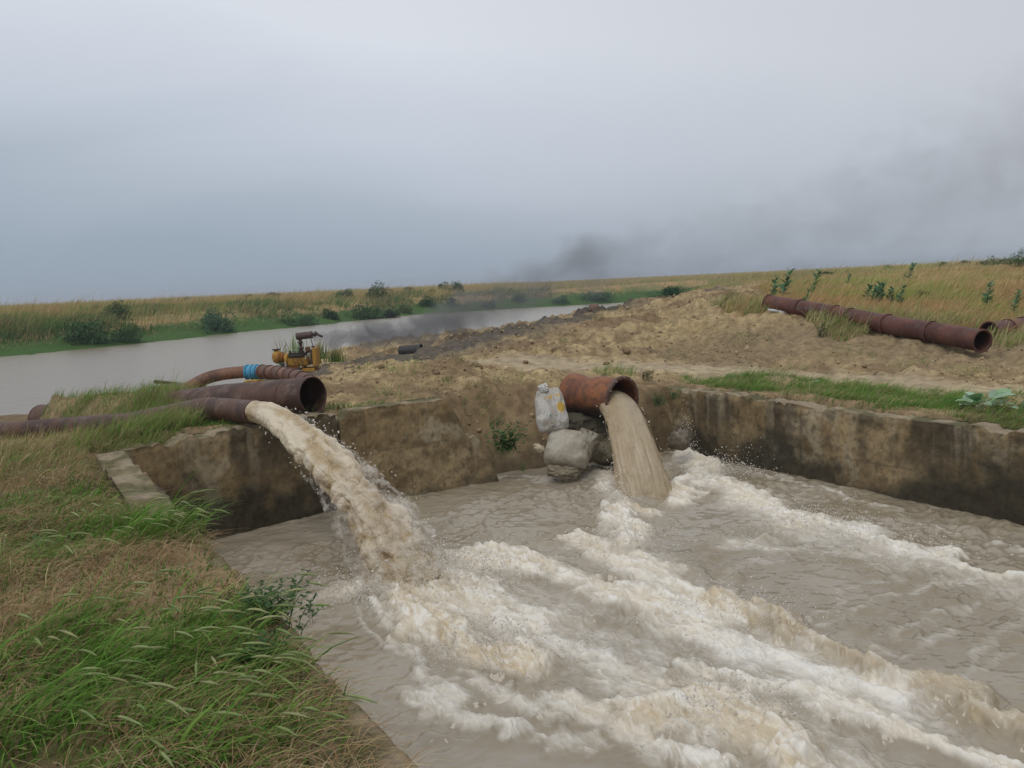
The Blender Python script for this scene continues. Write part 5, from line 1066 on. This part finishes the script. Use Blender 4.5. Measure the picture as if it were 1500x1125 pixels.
def reed(px, py, h_, n, label, seed, dist, cols=(RED + TAN)):
    q = atd(px, py, dist); rg = np.random.default_rng(seed); B = q + np.stack([rg.normal(0, .14, n), rg.normal(0, .12, n), 0 * np.zeros(n)], 1)
    o = blades('tall_grass', B, h_ * rg.uniform(.5, 1.1, n), rg.normal(0, 1, (n, 2)), rg.uniform(.05, .35, n), rg.uniform(.015, .035, n), pickc(n, G1, rg), pickc(n, list(cols), rg), M['grass'], 4, seed=seed, origin=tuple(q)); return tag(o, label, 'grass tuft')
reed(416, 535, 1.0, 26, 'tall reddish grass stalks behind the pump volute', 781, 25.5); reed(436, 525, .85, 40, 'green grass stalks growing up behind the engine block', 782, 25.3, G2); reed(470, 525, .7, 90, 'yellowish grass tuft behind the pump radiator', 783, 26, TAN); reed(492, 530, .6, 120, 'dry yellow grass tuft right of the pump engine', 784, 26, TAN)
# stick in the shallows by the river pipe
tube_pts = [atd(226, 559, 21), atd(250, 561, 21), atd(285, 566, 20.6)]
o = tube('driftwood', tube_pts, .045, M['stem'], None, hollow=False, seg=10, col=(.09, .07, .05), origin=tuple(tube_pts[1])); tag(o, 'dark driftwood stick lying in the shallows beside the rusty river pipe', 'driftwood')
o, _, _ = blob('mud_spit', atd(265, 567, 20.6), (.62, .35, .10), M['stone'], None, 791, .3, 1.6, (.17, .14, .10), (.12, .10, .07), 4, 2.2); tag(o, 'low mud lump at the water edge under the driftwood', 'mud heap')
p = atd(1138, 456, 20.2); o, _, _ = blob('plastic_scrap', p, (.20, .06, .035), M['plastic'], None, 792, .5, 2.5, (.60, .62, .62), (.4, .4, .4), 4, 2.2, (0, R(14), 0), .3); tag(o, 'white plastic scrap caught under the upper end of the long pipe', 'litter')

# foxtail grass clumps with seed heads
def foxtail(px, py, n, h_, label, seed, spread=.14, wdir=(1, -.15), heads=.7):
    rg = np.random.default_rng(seed); q = hit(px, py); t = thing('foxtail_grass', tuple(q), label, 'grass tuft', 'foxtail tufts on the near bank')
    B = q + np.stack([rg.normal(0, spread, n), rg.normal(0, spread, n), np.full(n, -.01)], 1); ld = np.stack([wdir[0] + rg.normal(0, .3, n), wdir[1] + rg.normal(0, .35, n)], 1); hh = h_ * rg.uniform(.6, 1.15, n); ln = rg.uniform(.7, 1.15, n)
    blades('stem', B, hh, ld, ln, np.full(n, .0035), pickc(n, G1, rg), pickc(n, G2, rg), M['grass'], 7, t, seed=seed, droop=.5)
    m = n * 7; B2 = q + np.stack([rg.normal(0, spread * 1.1, m), rg.normal(0, spread * 1.1, m), np.full(m, -.01)], 1)
    blades('blades', B2, h_ * rg.uniform(.35, .95, m), np.stack([wdir[0] + rg.normal(0, .4, m), wdir[1] + rg.normal(0, .5, m)], 1), rg.uniform(.6, 1.2, m), rg.uniform(.005, .010, m), pickc(m, G1, rg), pickc(m, G2, rg), M['grass'], 6, t, seed=seed + 1)
    # each head continues its stem's end
    k = np.nonzero(rg.uniform(0, 1, n) < heads)[0]; L = ld / np.linalg.norm(ld, axis=1)[:, None]; V, F, C = [], [], []; o_ = 0
    for i in k:
        def pt(t_): return B[i] + np.array([L[i, 0] * ln[i] * t_ ** 1.6 * hh[i], L[i, 1] * ln[i] * t_ ** 1.6 * hh[i], (t_ - .5 * ln[i] * t_ ** 2.2 * .9) * hh[i]])
        hl = rg.uniform(.08, .15); t0 = .92; e = pt(1) - pt(.9); e /= np.linalg.norm(e); c0 = pt(t0); col = np.array([(.30, .36, .15), (.36, .38, .18), (.25, .32, .12)][rg.integers(0, 3)])
        S = np.cross(e, [0, 0, 1.]); S /= np.linalg.norm(S); U = np.cross(S, e); rs = [.1, .75, 1, .95, .7, .15]; sg = 7
        for a_, r_ in enumerate(rs):
            u_ = a_ / 5; c = c0 + e * hl * u_ + np.array([0, 0, -.25 * hl * u_ * u_])
            for b_ in range(sg): V.append(c + (S * math.cos(b_ * 6.283 / sg) + U * math.sin(b_ * 6.283 / sg)) * r_ * .0062 * rg.uniform(.75, 1.25)); C.append(col * rg.uniform(.8, 1.2))
        for a_ in range(5):
            for b_ in range(sg): F.append((o_ + a_ * sg + b_, o_ + a_ * sg + (b_ + 1) % sg, o_ + (a_ + 1) * sg + (b_ + 1) % sg, o_ + (a_ + 1) * sg + b_))
        o_ += 6 * sg
    if V: mesh_np('seed_heads', np.array(V), [np.array(F)], M['grass'], t, col=np.array(C))
    return t
for i, a in enumerate([(205, 790, 26, .42, 'foxtail tuft with many pale heads reaching over the dark wall corner', .16), (245, 775, 14, .38, 'foxtail tuft on the wing wall edge nearest the dark wall', .12), (120, 770, 12, .3, 'sparse foxtail tuft left of the one over the wall corner', .2), (60, 950, 18, .42, 'lush foxtail tuft at the left picture edge', .16),
        (180, 985, 22, .42, 'dense foxtail tuft in the lower left of the near bank', .16), (110, 1060, 20, .36, 'foxtail tuft at the bottom left corner', .14), (290, 960, 20, .40, 'foxtail tuft with heads bowed right, middle of the near bank', .15), (250, 1075, 20, .34, 'foxtail tuft at the bottom edge of the near bank', .14),
        (360, 1010, 14, .34, 'foxtail tuft between the leafy weeds and the straw', .12), (330, 920, 10, .32, 'small foxtail tuft just behind the leafy weed', .12), (20, 830, 10, .32, 'thin foxtail tuft at the left edge above the lush one', .16), (590, 1140, 9, .42, 'wispy foxtail sprig at the bottom of the wing wall by the water', .05), (400, 1090, 10, .26, 'short foxtail tuft in the straw near the wing wall', .1)]):
    foxtail(a[0], a[1], a[2], a[3], a[4], 800 + i * 3, a[5])

# ------------------------------------------------------------------ exhaust smoke drifting to the right over river and plain
def smoke(xa, xb, y0, y1, z0, z1, lab, nsc, namp, dmul, fade):
    x0, x1 = -5.75, 46
    bm = bmesh.new(); bmesh.ops.create_cube(bm, size=1)
    for v in bm.verts: v.co = Vector(((xa + xb) / 2 + v.co.x * (xb - xa), (y0 + y1) / 2 + v.co.y * (y1 - y0), (z0 + z1) / 2 + v.co.z * (z1 - z0)))
    me = bpy.data.meshes.new('smoke'); bm.to_mesh(me); bm.free()
    m = bpy.data.materials.new('exhaust_smoke'); m.use_nodes = True; t = m.node_tree; t.nodes.clear(); o_ = N(t, 'ShaderNodeOutputMaterial'); pv = N(t, 'ShaderNodeVolumePrincipled'); t.links.new(pv.outputs[0], o_.inputs['Volume'])
    pv.inputs['Color'].default_value = (.42, .41, .41, 1); pv.inputs['Anisotropy'].default_value = .1
    g = N(t, 'ShaderNodeNewGeometry'); sp = N(t, 'ShaderNodeSeparateXYZ'); t.links.new(g.outputs['Position'], sp.inputs[0]); X, Y, Z = sp.outputs
    u = N(t, 'ShaderNodeMapRange'); u.inputs[1].default_value = x0; u.inputs[2].default_value = x1; t.links.new(X, u.inputs[0]); U = u.outputs[0]
    def curve(pts, lo, hi):
        c = N(t, 'ShaderNodeFloatCurve'); cv = c.mapping.curves[0]
        pp = [((x - x0) / (x1 - x0), (v - lo) / (hi - lo)) for x, v in pts]
        cv.points[0].location = pp[0]; cv.points[1].location = pp[-1]
        for q in pp[1:-1]: cv.points.new(*q)
        c.mapping.update(); t.links.new(U, c.inputs['Value']); return mth(t, 'ADD', mth(t, 'MULTIPLY', c.outputs[0], hi - lo), lo)
    cy = curve([(x0, 24.0), (-4, 26), (-1.3, 29.5), (2.8, 33), (14, 36), (25, 37), (46, 38)], 20, 45)
    cz = curve([(x0, .36), (-5.0, .30), (-4.3, .25), (-2.6, .35), (-1.25, .75), (.6, 1.3), (2.8, 2.0), (7.5, 2.4), (14, 3.6), (20, 5.2), (27, 7.4), (46, 11)], -1, 14)
    rz = curve([(x0, .20), (-5.2, .36), (-4.3, .48), (-2.6, .8), (-1.25, 1.2), (.6, 1.3), (2.8, 1.6), (7.5, 2.1), (14, 3.0), (22, 4.2), (27, 5.0), (46, 6)], 0, 8)
    dn = curve([(x0, 9.0), (-5.2, 6.0), (-4.3, 2.6), (-2.6, .85), (-1.25, .55), (-.3, .42), (.6, .50), (2.8, .42), (5, .16), (7.5, .10), (14, .07), (22, .06), (27, .065), (46, .04)], 0, 10)
    dy = mth(t, 'DIVIDE', mth(t, 'SUBTRACT', Y, cy), mth(t, 'MULTIPLY', rz, 1.15)); dz = mth(t, 'DIVIDE', mth(t, 'SUBTRACT', Z, cz), rz)
    rr = mth(t, 'SQRT', mth(t, 'ADD', mth(t, 'MULTIPLY', dy, dy), mth(t, 'MULTIPLY', dz, dz)))
    # billows: noise coordinates shrink as the plume widens
    mpn = N(t, 'ShaderNodeMapping'); mpn.inputs['Scale'].default_value = tuple(nsc * k for k in (.42, .38, .55)); mpn.inputs['Rotation'].default_value = (0, R(18), 0); t.links.new(g.outputs['Position'], mpn.inputs[0])
    n1 = N(t, 'ShaderNodeTexNoise'); n1.inputs['Scale'].default_value = 1.0; n1.inputs['Detail'].default_value = 4; n1.inputs['Roughness'].default_value = .6; n1.inputs['Distortion'].default_value = .6; t.links.new(mpn.outputs[0], n1.inputs['Vector'])
    nn = mth(t, 'MULTIPLY', mth(t, 'SUBTRACT', n1.outputs[0], .5), namp)
    f = mth(t, 'SUBTRACT', mth(t, 'ADD', 1.0, nn), mth(t, 'MULTIPLY', rr, 1.15)); f = mth(t, 'MULTIPLY', f, 1.3, True)
    edge = mth(t, 'MULTIPLY', mth(t, 'SUBTRACT', 1.75, rr), 1.5, True)
    t.links.new(mth(t, 'MULTIPLY', mth(t, 'MULTIPLY', f, edge), mth(t, 'MULTIPLY', mth(t, 'MULTIPLY', dn, dmul), mth(t, 'DIVIDE', mth(t, 'SUBTRACT', X, fade[0]), fade[1] - fade[0], True))), pv.inputs['Density'])
    me.materials.append(m); o = link(bpy.data.objects.new('smoke', me)); tag(o, lab, kind='stuff'); return o
smoke(-5.75, .4, 22.3, 33.5, -.9, 3.4, 'dense grey exhaust smoke streaming low from the pump silencer', 2.6, 2.7, 2.4, (.4, -2.2))
smoke(-2.4, 46, 24, 48, -1.45, 16, 'thin dark smoke drifting over the plain into the sky at right', 1.45, 3.6, .72, (-2.2, .8))

# ------------------------------------------------------------------ humid air over the plain
bm = bmesh.new(); bmesh.ops.create_cube(bm, size=1)
for v in bm.verts: v.co = Vector((v.co.x * 8400, v.co.y * 8400, 6.9 + v.co.z * 21))
me = bpy.data.meshes.new('haze'); bm.to_mesh(me); bm.free()
m = bpy.data.materials.new('humid_air'); m.use_nodes = True; t_ = m.node_tree; t_.nodes.clear(); o_ = N(t_, 'ShaderNodeOutputMaterial'); pv = N(t_, 'ShaderNodeVolumePrincipled')
pv.inputs['Color'].default_value = (.82, .90, 1.0, 1); pv.inputs['Density'].default_value = .0007; t_.links.new(pv.outputs[0], o_.inputs['Volume'])
me.materials.append(m); o = link(bpy.data.objects.new('haze', me)); tag(o, 'thin humid haze over the plain', kind='stuff')
